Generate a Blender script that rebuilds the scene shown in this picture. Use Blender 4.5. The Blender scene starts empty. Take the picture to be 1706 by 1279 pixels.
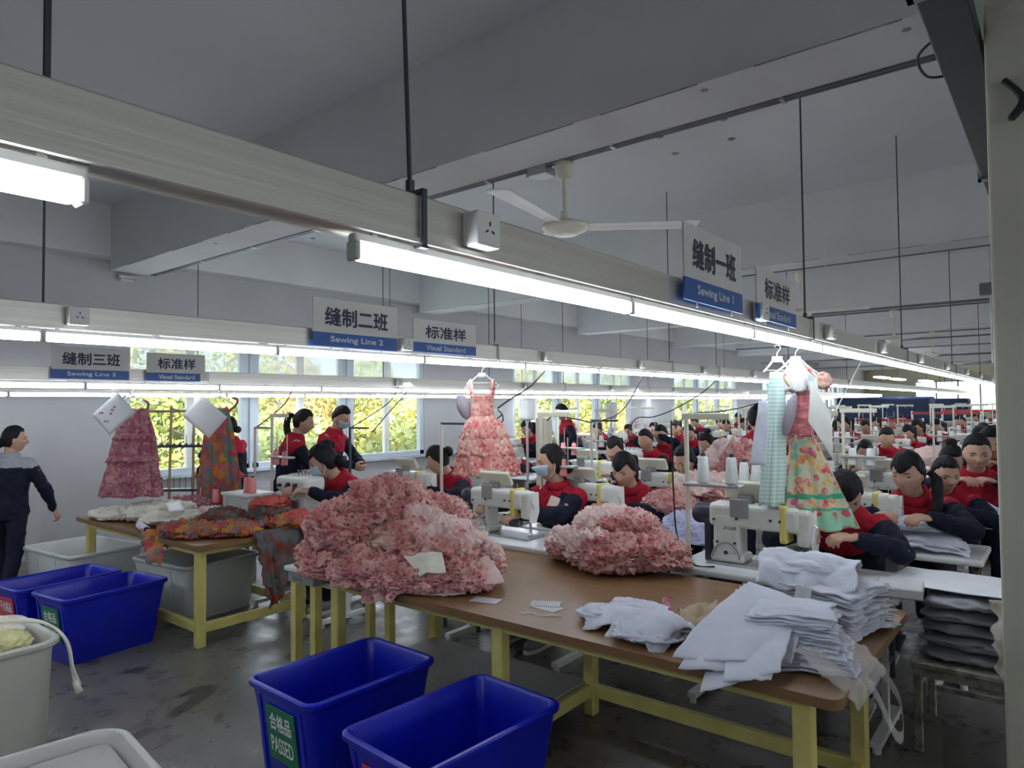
import bpy, bmesh, math, random
import numpy as np
from mathutils import Vector, Matrix, Euler
random.seed(7)
SC = bpy.context.scene
COL = SC.collection

# ------------------------------------------------------------------ camera, world, sun, daylight, exposure
CAMH = 1.73; FPX = 1145.0; CX, CY = 853.0, 639.5
_y, _p, _r = math.radians(38.8), math.radians(1.8), 0.0098
_f = Vector((math.cos(_y)*math.cos(_p), math.sin(_y)*math.cos(_p), math.sin(_p)))
_r0 = Vector((math.sin(_y), -math.cos(_y), 0)); _u0 = _r0.cross(_f)
_rt = _r0*math.cos(_r) - _u0*math.sin(_r); _up = _u0*math.cos(_r) + _r0*math.sin(_r)
cam = bpy.data.cameras.new('camera'); camo = bpy.data.objects.new('camera', cam); COL.objects.link(camo)
m = Matrix((_rt, _up, -_f)).transposed().to_4x4(); m.translation = (0, 0, CAMH)
camo.matrix_world = m
cam.sensor_width = 36; cam.lens = FPX/1706*36; cam.clip_start = 0.05; cam.clip_end = 300
SC.camera = camo
def ray(x, y): return _f + _rt*((x-CX)/FPX) - _up*((y-CY)/FPX)
def atz(x, y, z):
    d = ray(x, y); return Vector((0, 0, CAMH)) + d*((z-CAMH)/d.z)
def atY(x, y, Y):
    d = ray(x, y); return Vector((0, 0, CAMH)) + d*(Y/d.y)
def atX(x, y, X):
    d = ray(x, y); return Vector((0, 0, CAMH)) + d*(X/d.x)
def atd(x, y, dist): return Vector((0, 0, CAMH)) + ray(x, y)*dist

SC.view_settings.view_transform = 'Standard'; SC.view_settings.look = 'None'
SC.view_settings.gamma = 1.0; SC.view_settings.use_curve_mapping = False
SC.view_settings.exposure = 0.12
try: SC.cycles.use_denoising = True
except Exception: pass

W = bpy.data.worlds.new('sky'); SC.world = W; W.use_nodes = True
bg = W.node_tree.nodes['Background']; bg.inputs[0].default_value = (0.80, 0.90, 1.0, 1); bg.inputs[1].default_value = 2.6
sl = bpy.data.lights.new('sun', 'SUN'); sl.energy = 11.0; sl.angle = 0.05; sl.color = (1.0, 0.93, 0.75)
so = bpy.data.objects.new('sun', sl); COL.objects.link(so); so.rotation_euler = Euler((math.radians(-38), math.radians(12), 0)) 
so.rotation_euler = Vector((-0.25, -0.75, 0.75)).to_track_quat('Z', 'Y').to_euler()
WINX = [3.74, 11.7, 19.63, 27.6, 35.5]; WINW = 5.3; SILL, HEAD = 0.85, 2.85; WY = 9.4
XEND = 46.0
def area(name, loc, size, sy, power, color, direction):
    l = bpy.data.lights.new(name, 'AREA'); l.shape = 'RECTANGLE'; l.size = size; l.size_y = sy; l.energy = power; l.color = color
    o = bpy.data.objects.new(name, l); COL.objects.link(o); o.location = loc
    o.rotation_euler = Vector([-c for c in direction]).to_track_quat('Z', 'X').to_euler(); return o
for x in WINX:      # daylight coming through each window opening
    o = area('window_and_fill_light', (x+WINW/2, WY-0.2, (SILL+HEAD)/2), HEAD-SILL, WINW, 42, (0.80, 0.9, 1.0), (0, -1, 0))
# daylight at the far end window
area('window_and_fill_light', (XEND-.3, 4.7, 2.05), 1.6, 4.2, 120, (1.0, .98, .9), (-1, 0, 0))
for x in (-3, 5, 13, 21):  # unseen fill lamps added along the closed right wall, which has no windows
    o = area('window_and_fill_light', (x, -9.7, 1.9), 2.0, WINW, 110, (0.9, 0.95, 1.0), (0, 1, 0))
TUBE_W = 3.2     # watts per metre of tube
TRAYS = [(1.15, 2.11, 40.0, -3.0), (3.6, 2.11, 44.0, -3.0), (6.5, 1.98, 35.0, -3.0), (8.55, 1.945, 35.0, -3.0)]   # y, tray bottom, end x, start x
for ty, tz, xe, xs in TRAYS:
    x = 0.92 if ty == 1.15 else xs
    if ty == 1.15: area('tube_light', (-1.2, ty+.02, tz-.075), .035, 3.2, TUBE_W*3.2, (0.80, 0.89, 1.0), (0, 0, -1))
    while x < xe:
        L = min(6.0, xe-x)
        area('tube_light', (x+L/2, ty+.02, tz-.075), .035, L, TUBE_W*L, (0.80, 0.89, 1.0), (0, 0, -1))
        x += L

# ------------------------------------------------------------------ helpers
class NZ:
    def __init__(s, seed):
        r = np.random.RandomState(seed); s.p = r.permutation(256); s.p = np.concatenate([s.p, s.p, s.p]); s.g = r.normal(size=(256, 3)); s.g /= np.linalg.norm(s.g, axis=1)[:, None]
    def __call__(s, P):
        P = np.asarray(P, float); i = np.floor(P).astype(int); f = P-i; i &= 255; w = f*f*f*(f*(f*6-15)+10); out = np.zeros(len(P))
        for a in (0, 1):
            for b in (0, 1):
                for c in (0, 1):
                    h = s.p[s.p[s.p[i[:, 0]+a]+i[:, 1]+b]+i[:, 2]+c]
                    d = ((f-np.array([a, b, c]))*s.g[h]).sum(1)
                    out += d*(w[:, 0] if a else 1-w[:, 0])*(w[:, 1] if b else 1-w[:, 1])*(w[:, 2] if c else 1-w[:, 2])
        return out
N0 = NZ(1)
def fbm(P, o=3, n=N0):
    P = np.asarray(P, float); t = 0; a = 1
    for k in range(o): t = t+a*n(P*2**k+k*7.3); a *= .5
    return t
def ridged(P, o=3, n=N0):
    P = np.asarray(P, float); t = 0; a = 1
    for k in range(o): t = t+a*(1-np.abs(n(P*2**k+k*7.3))*3.0); a *= .5
    return t/1.8

class MB:
    """collects shapes and links them as one mesh object"""
    def __init__(s): s.v = []; s.f = []; s.m = []
    def add(s, vs, fs, mi=0):
        n = len(s.v); s.v.extend([tuple(v) for v in vs]); s.f.extend([tuple(i+n for i in f) for f in fs]); s.m.extend([mi]*len(fs)); return s
    def box(s, x0, x1, y0, y1, z0, z1, mi=0, M=None):
        v = [(x, y, z) for z in (z0, z1) for y in (y0, y1) for x in (x0, x1)]
        if M is not None: v = [M @ Vector(p) for p in v]
        return s.add(v, [(0, 2, 3, 1), (4, 5, 7, 6), (0, 1, 5, 4), (2, 6, 7, 3), (0, 4, 6, 2), (1, 3, 7, 5)], mi)
    def rbox(s, x0, x1, y0, y1, z0, z1, r=.005, seg=2, mi=0, M=None):
        bm = bmesh.new(); bmesh.ops.create_cube(bm, size=1)
        for v in bm.verts: v.co = Vector(((x0+x1)/2+v.co.x*(x1-x0), (y0+y1)/2+v.co.y*(y1-y0), (z0+z1)/2+v.co.z*(z1-z0)))
        bmesh.ops.bevel(bm, geom=list(bm.edges)+list(bm.verts), offset=r, segments=seg, profile=.5, affect='EDGES')
        if M is not None: bm.transform(M)
        bm.verts.index_update(); s.add([v.co[:] for v in bm.verts], [[v.index for v in f.verts] for f in bm.faces], mi); bm.free(); return s
    def cyl(s, p0, p1, r0, r1=None, seg=12, mi=0, cap=True):
        r1 = r0 if r1 is None else r1; p0 = Vector(p0); p1 = Vector(p1); d = (p1-p0).normalized()
        a = d.orthogonal().normalized(); b = d.cross(a); v = []
        for p, r in ((p0, r0), (p1, r1)):
            for k in range(seg): t = 2*math.pi*k/seg; v.append(p+(a*math.cos(t)+b*math.sin(t))*r)
        f = [(k, (k+1) % seg, seg+(k+1) % seg, seg+k) for k in range(seg)]
        if cap: f += [tuple(range(seg))[::-1], tuple(range(seg, 2*seg))]
        return s.add(v, f, mi)
    def tube(s, pts, r, seg=8, mi=0, closed=False):
        P = [Vector(p) for p in pts]; n = len(P); R = r if isinstance(r, (list, tuple)) else [r]*n; v = []
        ref = None
        for i, p in enumerate(P):
            d = (P[min(i+1, n-1)]-P[max(i-1, 0)]).normalized() if not closed else (P[(i+1) % n]-P[i-1]).normalized()
            if ref is None: ref = d.orthogonal().normalized()
            a = (ref-d*ref.dot(d)); a = a.normalized() if a.length > 1e-6 else d.orthogonal().normalized(); ref = a; b = d.cross(a)
            for k in range(seg): t = 2*math.pi*k/seg; v.append(p+(a*math.cos(t)+b*math.sin(t))*R[i])
        f = []
        for i in range(n if closed else n-1):
            j = (i+1) % n
            f += [(i*seg+k, i*seg+(k+1) % seg, j*seg+(k+1) % seg, j*seg+k) for k in range(seg)]
        if not closed: f += [tuple(range(seg))[::-1], tuple(range((n-1)*seg, n*seg))]
        return s.add(v, f, mi)
    def lathe(s, prof, c=(0, 0, 0), seg=20, mi=0, M=None):
        v = []; c = Vector(c)
        for r, z in prof:
            for k in range(seg): t = 2*math.pi*k/seg; v.append(Vector((r*math.cos(t), r*math.sin(t), z)))
        if M is not None: v = [M @ p for p in v]
        v = [p+c for p in v]; n = len(prof)
        f = [(i*seg+k, i*seg+(k+1) % seg, (i+1)*seg+(k+1) % seg, (i+1)*seg+k) for i in range(n-1) for k in range(seg)]
        f += [tuple(range(seg))[::-1], tuple(range((n-1)*seg, n*seg))]
        return s.add(v, f, mi)
    def ell(s, c, r, M=None, seg=14, rings=9, mi=0):
        v = []; c = Vector(c)
        for i in range(rings+1):
            t = math.pi*i/rings
            for k in range(seg):
                a = 2*math.pi*k/seg; p = Vector((r[0]*math.sin(t)*math.cos(a), r[1]*math.sin(t)*math.sin(a), r[2]*math.cos(t)))
                v.append(c+(M @ p if M is not None else p))
        f = [(i*seg+k, (i+1)*seg+k, (i+1)*seg+(k+1) % seg, i*seg+(k+1) % seg) for i in range(rings) for k in range(seg)]
        return s.add(v, f, mi)
    def prism(s, poly, z0, z1, mi=0, M=None):
        n = len(poly); v = [Vector((x, y, z)) for z in (z0, z1) for x, y in poly]
        if M is not None: v = [M @ p for p in v]
        return s.add(v, [tuple(range(n))[::-1], tuple(range(n, 2*n))]+[(k, (k+1) % n, n+(k+1) % n, n+k) for k in range(n)], mi)
    def grid(s, P, mi=0, closed_u=False):
        P = np.asarray(P); a, b = P.shape[:2]; n = len(s.v)
        s.v.extend([tuple(p) for p in P.reshape(-1, 3)]); fs = []
        for i in range(a if closed_u else a-1):
            j = (i+1) % a
            for k in range(b-1): fs.append((n+i*b+k, n+j*b+k, n+j*b+k+1, n+i*b+k+1))
        s.f.extend(fs); s.m.extend([mi]*len(fs)); return s
    def mesh(s, name, mats, smooth=False):
        me = bpy.data.meshes.new(name); me.from_pydata(s.v, [], s.f)
        for m_ in (mats if isinstance(mats, (list, tuple)) else [mats]): me.materials.append(m_)
        me.polygons.foreach_set('material_index', s.m)
        if smooth: me.polygons.foreach_set('use_smooth', [True]*len(s.f))
        me.update(); return me
    def build(s, name, mats, parent=None, smooth=False, solid=0, weld=False):
        me = s.mesh(name, mats, smooth)
        if weld:
            bm = bmesh.new(); bm.from_mesh(me); bmesh.ops.remove_doubles(bm, verts=bm.verts, dist=1e-4); bm.to_mesh(me); bm.free()
        o = bpy.data.objects.new(name, me); COL.objects.link(o)
        if parent is not None: o.parent = parent
        if solid:
            md = o.modifiers.new('thickness', 'SOLIDIFY'); md.thickness = solid; md.offset = 0
        if smooth == 'auto': pass
        return o
def tag(o, label=None, cat=None, group=None, kind=None):
    if label: o['label'] = label
    if cat: o['category'] = cat
    if group: o['group'] = group
    if kind: o['kind'] = kind
    return o
def empty(name, loc, rz=0, label=None, cat=None, group=None):
    o = bpy.data.objects.new(name, None); COL.objects.link(o); o.location = loc; o.rotation_euler = (0, 0, rz); o.empty_display_size = .05
    return tag(o, label, cat, group)
KIDS = {}
def copy_tree(o, parent=None):
    c = o.copy(); COL.objects.link(c)
    if parent is not None: c.parent = parent
    for ch in o.children: copy_tree(ch, c)
    return c
def dup(o, loc, rz=None, label=None, group=None, scale=None):
    c = copy_tree(o); c.location = loc
    if rz is not None: c.rotation_euler = (0, 0, rz)
    if scale: c.scale = (scale,)*3
    if label: c['label'] = label
    if group: c['group'] = group
    return c
def sag(a, b, drop, n=14):
    a = Vector(a); b = Vector(b)
    return [a.lerp(b, i/n)-Vector((0, 0, drop*4*(i/n)*(1-i/n))) for i in range(n+1)]
def spline(pts, n=8):
    P = [Vector(p) for p in pts]; out = []
    for i in range(len(P)-1):
        p0, p1, p2, p3 = P[max(i-1, 0)], P[i], P[i+1], P[min(i+2, len(P)-1)]
        for k in range(n):
            t = k/n; out.append(.5*((2*p1)+(p2-p0)*t+(2*p0-5*p1+4*p2-p3)*t*t+(3*p1-p0-3*p2+p3)*t**3))
    return out+[P[-1]]

# ------------------------------------------------------------------ materials
def nt(name):
    m_ = bpy.data.materials.new(name); m_.use_nodes = True; t = m_.node_tree; return m_, t, t.nodes['Principled BSDF']
def coord(t, scale=(1, 1, 1), kind='Object', rot=(0, 0, 0)):
    c = t.nodes.new('ShaderNodeTexCoord'); mp = t.nodes.new('ShaderNodeMapping'); t.links.new(c.outputs[kind], mp.inputs[0])
    mp.inputs['Scale'].default_value = scale; mp.inputs['Rotation'].default_value = rot; return mp.outputs[0]
def noise(t, vec, sc, det=3, rough=.5):
    n = t.nodes.new('ShaderNodeTexNoise'); n.inputs['Scale'].default_value = sc; n.inputs['Detail'].default_value = det; n.inputs['Roughness'].default_value = rough
    t.links.new(vec, n.inputs['Vector']); return n.outputs['Fac']
def ramp(t, fac, stops, const=False):
    r = t.nodes.new('ShaderNodeValToRGB'); r.color_ramp.interpolation = 'CONSTANT' if const else 'LINEAR'
    while len(r.color_ramp.elements) < len(stops): r.color_ramp.elements.new(.5)
    for e, (p, c) in zip(r.color_ramp.elements, stops): e.position = p; e.color = (*c, 1) if len(c) == 3 else c
    t.links.new(fac, r.inputs[0]); return r.outputs[0]
def mixc(t, fac, a, b, mode='MIX'):
    n = t.nodes.new('ShaderNodeMix'); n.data_type = 'RGBA'; n.blend_type = mode
    for sock, v in ((n.inputs[0], fac), (n.inputs[6], a), (n.inputs[7], b)):
        if isinstance(v, (int, float)): sock.default_value = v
        elif isinstance(v, tuple): sock.default_value = (*v, 1) if len(v) == 3 else v
        else: t.links.new(v, sock)
    return n.outputs[2]
def bump(t, b, h, strength=.3, dist=.01):
    n = t.nodes.new('ShaderNodeBump'); n.inputs['Strength'].default_value = strength; n.inputs['Distance'].default_value = dist
    t.links.new(h, n.inputs['Height']); t.links.new(n.outputs[0], b.inputs['Normal'])
def mat(name, c, rough=.6, metal=0, var=.12, vs=6, bmp=0, bs=60, spec=.5, trans=0, sheen=0, sc=(1, 1, 1)):
    m_, t, b = nt(name); b.inputs['Roughness'].default_value = rough; b.inputs['Metallic'].default_value = metal
    b.inputs['Specular IOR Level'].default_value = spec
    v = coord(t, sc); n = noise(t, v, vs, 4)
    d = tuple(max(0, x*(1-var)) for x in c); l = tuple(min(1, x*(1+var)) for x in c)
    t.links.new(ramp(t, n, [(.3, d), (.7, l)]), b.inputs['Base Color'])
    if bmp: bump(t, b, noise(t, v, bs, 3), bmp, .01)
    if trans: b.inputs['Transmission Weight'].default_value = trans
    if sheen: b.inputs['Sheen Weight'].default_value = sheen
    return m_
def emis(name, c, s):
    m_, t, b = nt(name); b.inputs['Base Color'].default_value = (*c, 1); b.inputs['Emission Color'].default_value = (*c, 1); b.inputs['Emission Strength'].default_value = s; return m_
M = {}
M['wall'] = mat('wall_paint', (.46, .46, .47), .85, var=.04, vs=1.2)
M['ceil'] = mat('ceiling_paint', (.66, .68, .70), .9, var=.05, vs=.8)
M['beam'] = mat('beam_plaster', (.66, .67, .67), .85, var=.05, vs=1.5, bmp=.1, bs=20)
M['stain'] = mat('plaster_seam', (.30, .28, .25), .9, var=.5, vs=9)
M['pillar'] = mat('pillar_paint', (.56, .54, .44), .8, var=.05, vs=2)
M['wframe'] = mat('window_frame_paint', (.52, .58, .64), .4, var=.05)
M['alu'] = mat('tray_aluminium', (.66, .64, .58), .34, .55, var=.08, vs=3, bmp=.04, bs=8, sc=(.3, 4, 18))
M['aludark'] = mat('tray_lip', (.42, .43, .47), .5, .4, var=.1)
M['steel'] = mat('dark_steel', (.08, .085, .10), .45, .6)
M['pipe'] = mat('conduit_steel', (.22, .23, .25), .4, .7)
M['galv'] = mat('galvanised_steel', (.45, .46, .47), .4, .8)
M['black'] = mat('black_rubber', (.02, .02, .022), .5)
M['duct'] = mat('black_duct', (.025, .03, .035), .45, .2)
M['wplast'] = mat('white_plastic', (.78, .78, .75), .4, var=.04)
M['cream'] = mat('cream_enamel', (.68, .66, .54), .3, var=.06, vs=9)
M['machine'] = mat('machine_enamel', (.66, .67, .62), .28, var=.05, vs=9)
M['dkplast'] = mat('dark_machine_plastic', (.03, .03, .05), .35)
M['grplast'] = mat('grey_plastic', (.30, .30, .29), .5)
M['chrome'] = mat('chrome', (.7, .7, .7), .18, 1)
M['ytape'] = mat('yellow_tape', (.72, .62, .18), .5)
M['yellow'] = mat('yellow_frame_paint', (.60, .53, .17), .5, var=.12, vs=7, bmp=.05)
M['oldmetal'] = mat('worn_grey_paint', (.34, .33, .28), .6, .2, var=.5, vs=20)
M['whitetop'] = mat('white_laminate', (.70, .72, .72), .22, var=.03)
M['bluebin'] = mat('blue_bin_plastic', (.004, .012, .40), .30, var=.12, vs=5, bmp=.05, bs=14)
M['green'] = mat('green_sign', (.012, .16, .075), .45)
M['redsign'] = mat('red_sign', (.55, .04, .07), .45)
M['white'] = mat('white_lettering', (.8, .82, .8), .5, var=.02)
M['signw'] = mat('sign_white', (.70, .70, .67), .35, var=.03)
M['signb'] = mat('sign_blue', (.02, .11, .42), .35, var=.05)
M['ink'] = mat('sign_ink', (.03, .035, .08), .5)
M['sglet'] = mat('sign_grey_letters', (.55, .62, .70), .5)
M['skin'] = mat('skin', (.47, .27, .19), .55, var=.08, vs=14)
M['hair'] = mat('black_hair', (.010, .009, .011), .6, spec=.22, var=.5, vs=60, bmp=.5, bs=120, sc=(1, 1, .15))
M['eye'] = mat('eye', (.02, .015, .012), .2)
M['lip'] = mat('lips', (.42, .15, .13), .5)
M['mask'] = mat('blue_mask', (.42, .55, .66), .8, var=.04)
M['red'] = mat('red_jacket', (.36, .012, .028), .85, var=.15, vs=8, bmp=.25, bs=25, spec=.2)
M['navy'] = mat('navy_jacket', (.010, .013, .026), .85, var=.2, vs=8, bmp=.25, bs=25, spec=.2)
M['greyj'] = mat('grey_jacket_yoke', (.30, .31, .34), .8, var=.1)
M['shoe'] = mat('grey_shoe', (.22, .22, .21), .7)
M['paper'] = mat('paper', (.72, .73, .75), .6, var=.03)
M['cwhite'] = mat('white_cloth', (.62, .64, .73), .9, var=.06, vs=5, bmp=.2, bs=16, sheen=.1)
M['ccream'] = mat('cream_cloth', (.70, .66, .56), .9, var=.08, vs=5, bmp=.3, bs=14, sheen=.1)
M['cpink'] = mat('pale_pink_lining', (.72, .52, .48), .9, var=.08, vs=4, bmp=.3, bs=14)
M['clilac'] = mat('lilac_cloth', (.46, .48, .66), .9, var=.12, vs=6, bmp=.5, bs=18)
M['cgrey'] = mat('grey_cloth_in_plastic', (.27, .275, .30), .35, var=.4, vs=3.5, bmp=.5, bs=7)
M['coral'] = mat('coral_cloth', (.62, .12, .10), .85, var=.2, vs=6, bmp=.4, bs=15)
M['cone'] = mat('thread_white', (.70, .74, .72), .7, var=.05, bmp=.3, bs=200, sc=(.1, .1, 1))
M['conep'] = mat('thread_pink', (.80, .28, .27), .7, var=.08, bmp=.3, bs=200, sc=(.1, .1, 1))
M['tubp'] = mat('white_tub_plastic', (.50, .49, .43), .4, var=.08, vs=3)
M['lid'] = mat('clear_grey_lid', (.42, .41, .38), .35, var=.05)
M['tubin'] = mat('grey_tub_plastic', (.62, .64, .62), .45, var=.08, vs=3)
M['board'] = mat('grey_board', (.28, .27, .25), .5, var=.1)
M['card'] = mat('brown_paper', (.42, .30, .20), .8)
M['tubee'] = emis('lit_tube', (.84, .91, 1.0), 14.0)
M['bulb'] = emis('lit_lamp', (1, 1, 1), 4.0)
M['bluecl'] = mat('blue_tarpaulin', (.012, .03, .09), .6, var=.3, vs=2, bmp=.4, bs=8)
M['purple'] = mat('grey_lilac_foam', (.30, .26, .30), .8)
M['orange'] = mat('orange_plastic', (.62, .34, .06), .5)
M['redrack'] = mat('red_rack_paint', (.40, .05, .05), .5)
M['leafA'] = mat('leaf_green', (.26, .34, .06), .8, var=.5, vs=2)
M['leafB'] = mat('leaf_yellow', (.56, .52, .12), .8, var=.4, vs=2)
M['leafC'] = mat('leaf_pale', (.48, .55, .22), .8, var=.4, vs=2)
M['leafD'] = mat('leaf_orange', (.56, .40, .14), .8, var=.4, vs=2)
M['bark'] = mat('bark', (.10, .08, .06), .9)
M['grass'] = mat('ground_grass', (.30, .34, .10), .9, var=.4, vs=.5)

def wood():
    m_, t, b = nt('wood_laminate'); v = coord(t, (6, .7, 6)); n = noise(t, v, 6, 5, .6); v2 = coord(t, (1, 1, 1)); n2 = noise(t, v2, 1.5, 2)
    c = ramp(t, n, [(.3, (.14, .068, .027)), (.55, (.22, .115, .048)), (.75, (.28, .155, .07))])
    t.links.new(mixc(t, n2, c, (.24, .13, .058)), b.inputs['Base Color']); b.inputs['Roughness'].default_value = .38; return m_
M['wood'] = wood()
M['woodedge'] = mat('wood_edge', (.26, .15, .06), .5, var=.15)
def floor_mat():
    m_, t, b = nt('worn_stone_floor'); v = coord(t, (1, 1, 1), rot=(0, 0, .06))
    n = noise(t, v, 1.1, 5, .6); n2 = noise(t, v, 7, 4, .6)
    base = ramp(t, n, [(.3, (.12, .11, .098)), (.7, (.165, .152, .138))])
    base = mixc(t, .25, base, ramp(t, n2, [(.35, (.07, .062, .055)), (.7, (.16, .15, .135))]))
    br = t.nodes.new('ShaderNodeTexBrick'); br.offset = .5; br.inputs['Scale'].default_value = 1; br.inputs['Brick Width'].default_value = 1.1; br.inputs['Row Height'].default_value = .9
    br.inputs['Mortar Size'].default_value = .004; br.inputs['Color1'].default_value = (0, 0, 0, 1); br.inputs['Color2'].default_value = (.0, 0, 0, 1); br.inputs['Mortar'].default_value = (1, 1, 1, 1)
    dist = t.nodes.new('ShaderNodeVectorMath'); dist.operation = 'ADD'; nn = t.nodes.new('ShaderNodeTexNoise'); nn.inputs['Scale'].default_value = 1.7; nn.inputs['Detail'].default_value = 2
    t.links.new(v, nn.inputs['Vector']); sc_ = t.nodes.new('ShaderNodeVectorMath'); sc_.operation = 'SCALE'; sc_.inputs['Scale'].default_value = .22
    t.links.new(nn.outputs['Color'], sc_.inputs[0]); t.links.new(v, dist.inputs[0]); t.links.new(sc_.outputs[0], dist.inputs[1])
    t.links.new(v, br.inputs['Vector'])
    vo = t.nodes.new('ShaderNodeTexVoronoi'); vo.feature = 'DISTANCE_TO_EDGE'; vo.inputs['Scale'].default_value = .62; t.links.new(dist.outputs[0], vo.inputs['Vector'])
    crack = ramp(t, vo.outputs['Distance'], [(0, (1, 1, 1)), (.012, (1, 1, 1)), (.02, (0, 0, 0))])
    n3 = noise(t, v, 1.9, 2); msk = ramp(t, n3, [(.50, (0, 0, 0)), (.53, (1, 1, 1))])
    ck = mixc(t, 1.0, crack, msk, 'MULTIPLY')
    vo2 = t.nodes.new('ShaderNodeTexVoronoi'); vo2.feature = 'F1'; vo2.inputs['Scale'].default_value = .9; vo2.inputs['Randomness'].default_value = 1; t.links.new(dist.outputs[0], vo2.inputs['Vector'])
    pt = ramp(t, vo2.outputs['Color'], [(0, (1, 1, 1)), (.06, (1, 1, 1)), (.065, (0, 0, 0))])
    c = mixc(t, pt, base, mixc(t, .35, base, (.05, .045, .04)))
    c = mixc(t, mixc(t, .6, (0, 0, 0), br.outputs['Color']), c, (.05, .045, .04))
    c = mixc(t, ck, c, (.045, .04, .038))
    t.links.new(c, b.inputs['Base Color'])
    rr = ramp(t, n2, [(.3, (.22,)*3), (.7, (.42,)*3)]); t.links.new(rr, b.inputs['Roughness']); bump(t, b, n2, .04, .01); return m_
M['floor'] = floor_mat()
def floral(name, cols, sc=38, base=(.62, .40, .36), bs=70, bst=.8, petal=.55, light=None, dist=.02, big=3.2):
    """fabric print: scattered blossoms of several colours over a ground that drifts between two tones"""
    m_, t, b = nt(name); v0 = coord(t, (1, 1, 1)); b.inputs['Roughness'].default_value = .9; b.inputs['Specular IOR Level'].default_value = .2
    nn = t.nodes.new('ShaderNodeTexNoise'); nn.inputs['Scale'].default_value = sc*.6; nn.inputs['Detail'].default_value = 3; t.links.new(v0, nn.inputs['Vector'])
    sb = t.nodes.new('ShaderNodeVectorMath'); sb.operation = 'MULTIPLY_ADD'; sb.inputs[1].default_value = (dist,)*3; t.links.new(nn.outputs['Color'], sb.inputs[0]); t.links.new(v0, sb.inputs[2]); v = sb.outputs[0]
    vo = t.nodes.new('ShaderNodeTexVoronoi'); vo.inputs['Scale'].default_value = sc; t.links.new(v, vo.inputs['Vector'])
    mask = ramp(t, vo.outputs['Distance'], [(petal-.10, (1, 1, 1)), (petal+.04, (0, 0, 0))])
    sep = t.nodes.new('ShaderNodeSeparateColor'); t.links.new(vo.outputs['Color'], sep.inputs[0])
    k = len(cols); pal = ramp(t, sep.outputs[0], [(i/k, cols[i]) for i in range(k)], True)
    lt = light or tuple(min(1, x*1.25) for x in base)
    gr = ramp(t, noise(t, v0, big, 4, .65), [(.40, base), (.60, lt)])
    c = mixc(t, mask, gr, pal)
    c = mixc(t, ramp(t, noise(t, v0, sc*1.3, 3, .7), [(.42, (0, 0, 0)), (.62, (.7, .7, .7))]), c, gr)
    t.links.new(c, b.inputs['Base Color'])
    bump(t, b, noise(t, v0, bs, 4, .65), bst, .012); return m_
M['pinkfl'] = floral('pink_blossom_print', [(.46, .07, .10), (.60, .17, .18), (.38, .05, .09), (.64, .30, .28)], 42, (.52, .24, .22), 38, .9, .52, (.72, .50, .44))
M['pinkfl2'] = floral('pale_blossom_print', [(.62, .13, .15), (.74, .46, .42), (.68, .26, .24)], 38, (.62, .32, .29), 38, .7, .46, (.78, .62, .54))
M['pinkfl3'] = floral('coral_blossom_print', [(.72, .14, .15), (.74, .30, .24), (.60, .09, .13), (.82, .62, .48)], 34, (.66, .27, .23), 45, .8, .52, (.84, .58, .48), big=5)
M['mauve'] = floral('mauve_print', [(.28, .05, .10), (.40, .12, .17), (.56, .28, .27), (.34, .10, .16)], 34, (.34, .12, .16), 30, .4, .55, (.50, .28, .28), big=4)
M['paisley'] = floral('orange_paisley_print', [(.62, .16, .03), (.07, .24, .17), (.50, .05, .09), (.55, .27, .05), (.13, .17, .28), (.44, .10, .16)], 13, (.30, .10, .07), 30, .3, .62, (.46, .20, .12), dist=.09, big=4)
M['paisley2'] = floral('muted_paisley_print', [(.34, .05, .03), (.07, .13, .11), (.26, .045, .07), (.13, .15, .17)], 13, (.12, .085, .07), 30, .3, .6, (.19, .14, .12), dist=.09)
M['garden'] = floral('garden_flower_print', [(.66, .06, .12), (.74, .22, .07), (.55, .09, .28), (.72, .42, .12), (.26, .50, .38), (.64, .14, .14)], 24, (.68, .58, .38), 40, .2, .62, (.55, .62, .44), dist=.03, big=6)
M['gardeng'] = floral('mint_flower_print', [(.66, .08, .08), (.72, .24, .08), (.22, .56, .36), (.28, .60, .42), (.62, .10, .14)], 16, (.24, .58, .38), 40, .2, .50, (.36, .66, .48), dist=.03)
def gingham():
    m_, t, b = nt('mint_gingham'); v = coord(t, (1, 1, 1)); w = t.nodes.new('ShaderNodeTexWave'); w.bands_direction = 'Z'; w.inputs['Scale'].default_value = 14; t.links.new(v, w.inputs['Vector'])
    t.links.new(ramp(t, w.outputs['Fac'], [(.4, (.45, .68, .60)), (.6, (.68, .78, .74))]), b.inputs['Base Color']); b.inputs['Roughness'].default_value = .9; return m_
M['ging'] = gingham()
def striped():
    m_, t, b = nt('printed_card'); v = coord(t, (1, 1, 1)); w = t.nodes.new('ShaderNodeTexWave'); w.bands_direction = 'Y'; w.inputs['Scale'].default_value = 28; t.links.new(v, w.inputs['Vector'])
    t.links.new(ramp(t, w.outputs['Fac'], [(.5, (.62, .6, .6)), (.7, (.30, .27, .3))]), b.inputs['Base Color']); return m_
M['stripe'] = striped()
def clear(name, c=(.9, .92, .95), a=.35, rough=.2):
    m_, t, b = nt(name); b.inputs['Base Color'].default_value = (*c, 1); b.inputs['Alpha'].default_value = a; b.inputs['Roughness'].default_value = rough
    return m_
M['film'] = clear('clear_film', (.85, .80, .78), .28, .25)
M['glass'] = clear('window_glass', (.9, .95, 1.0), .04, .05)
M['frost'] = clear('frosted_glass', (.82, .93, .90), .55, .6)

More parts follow.
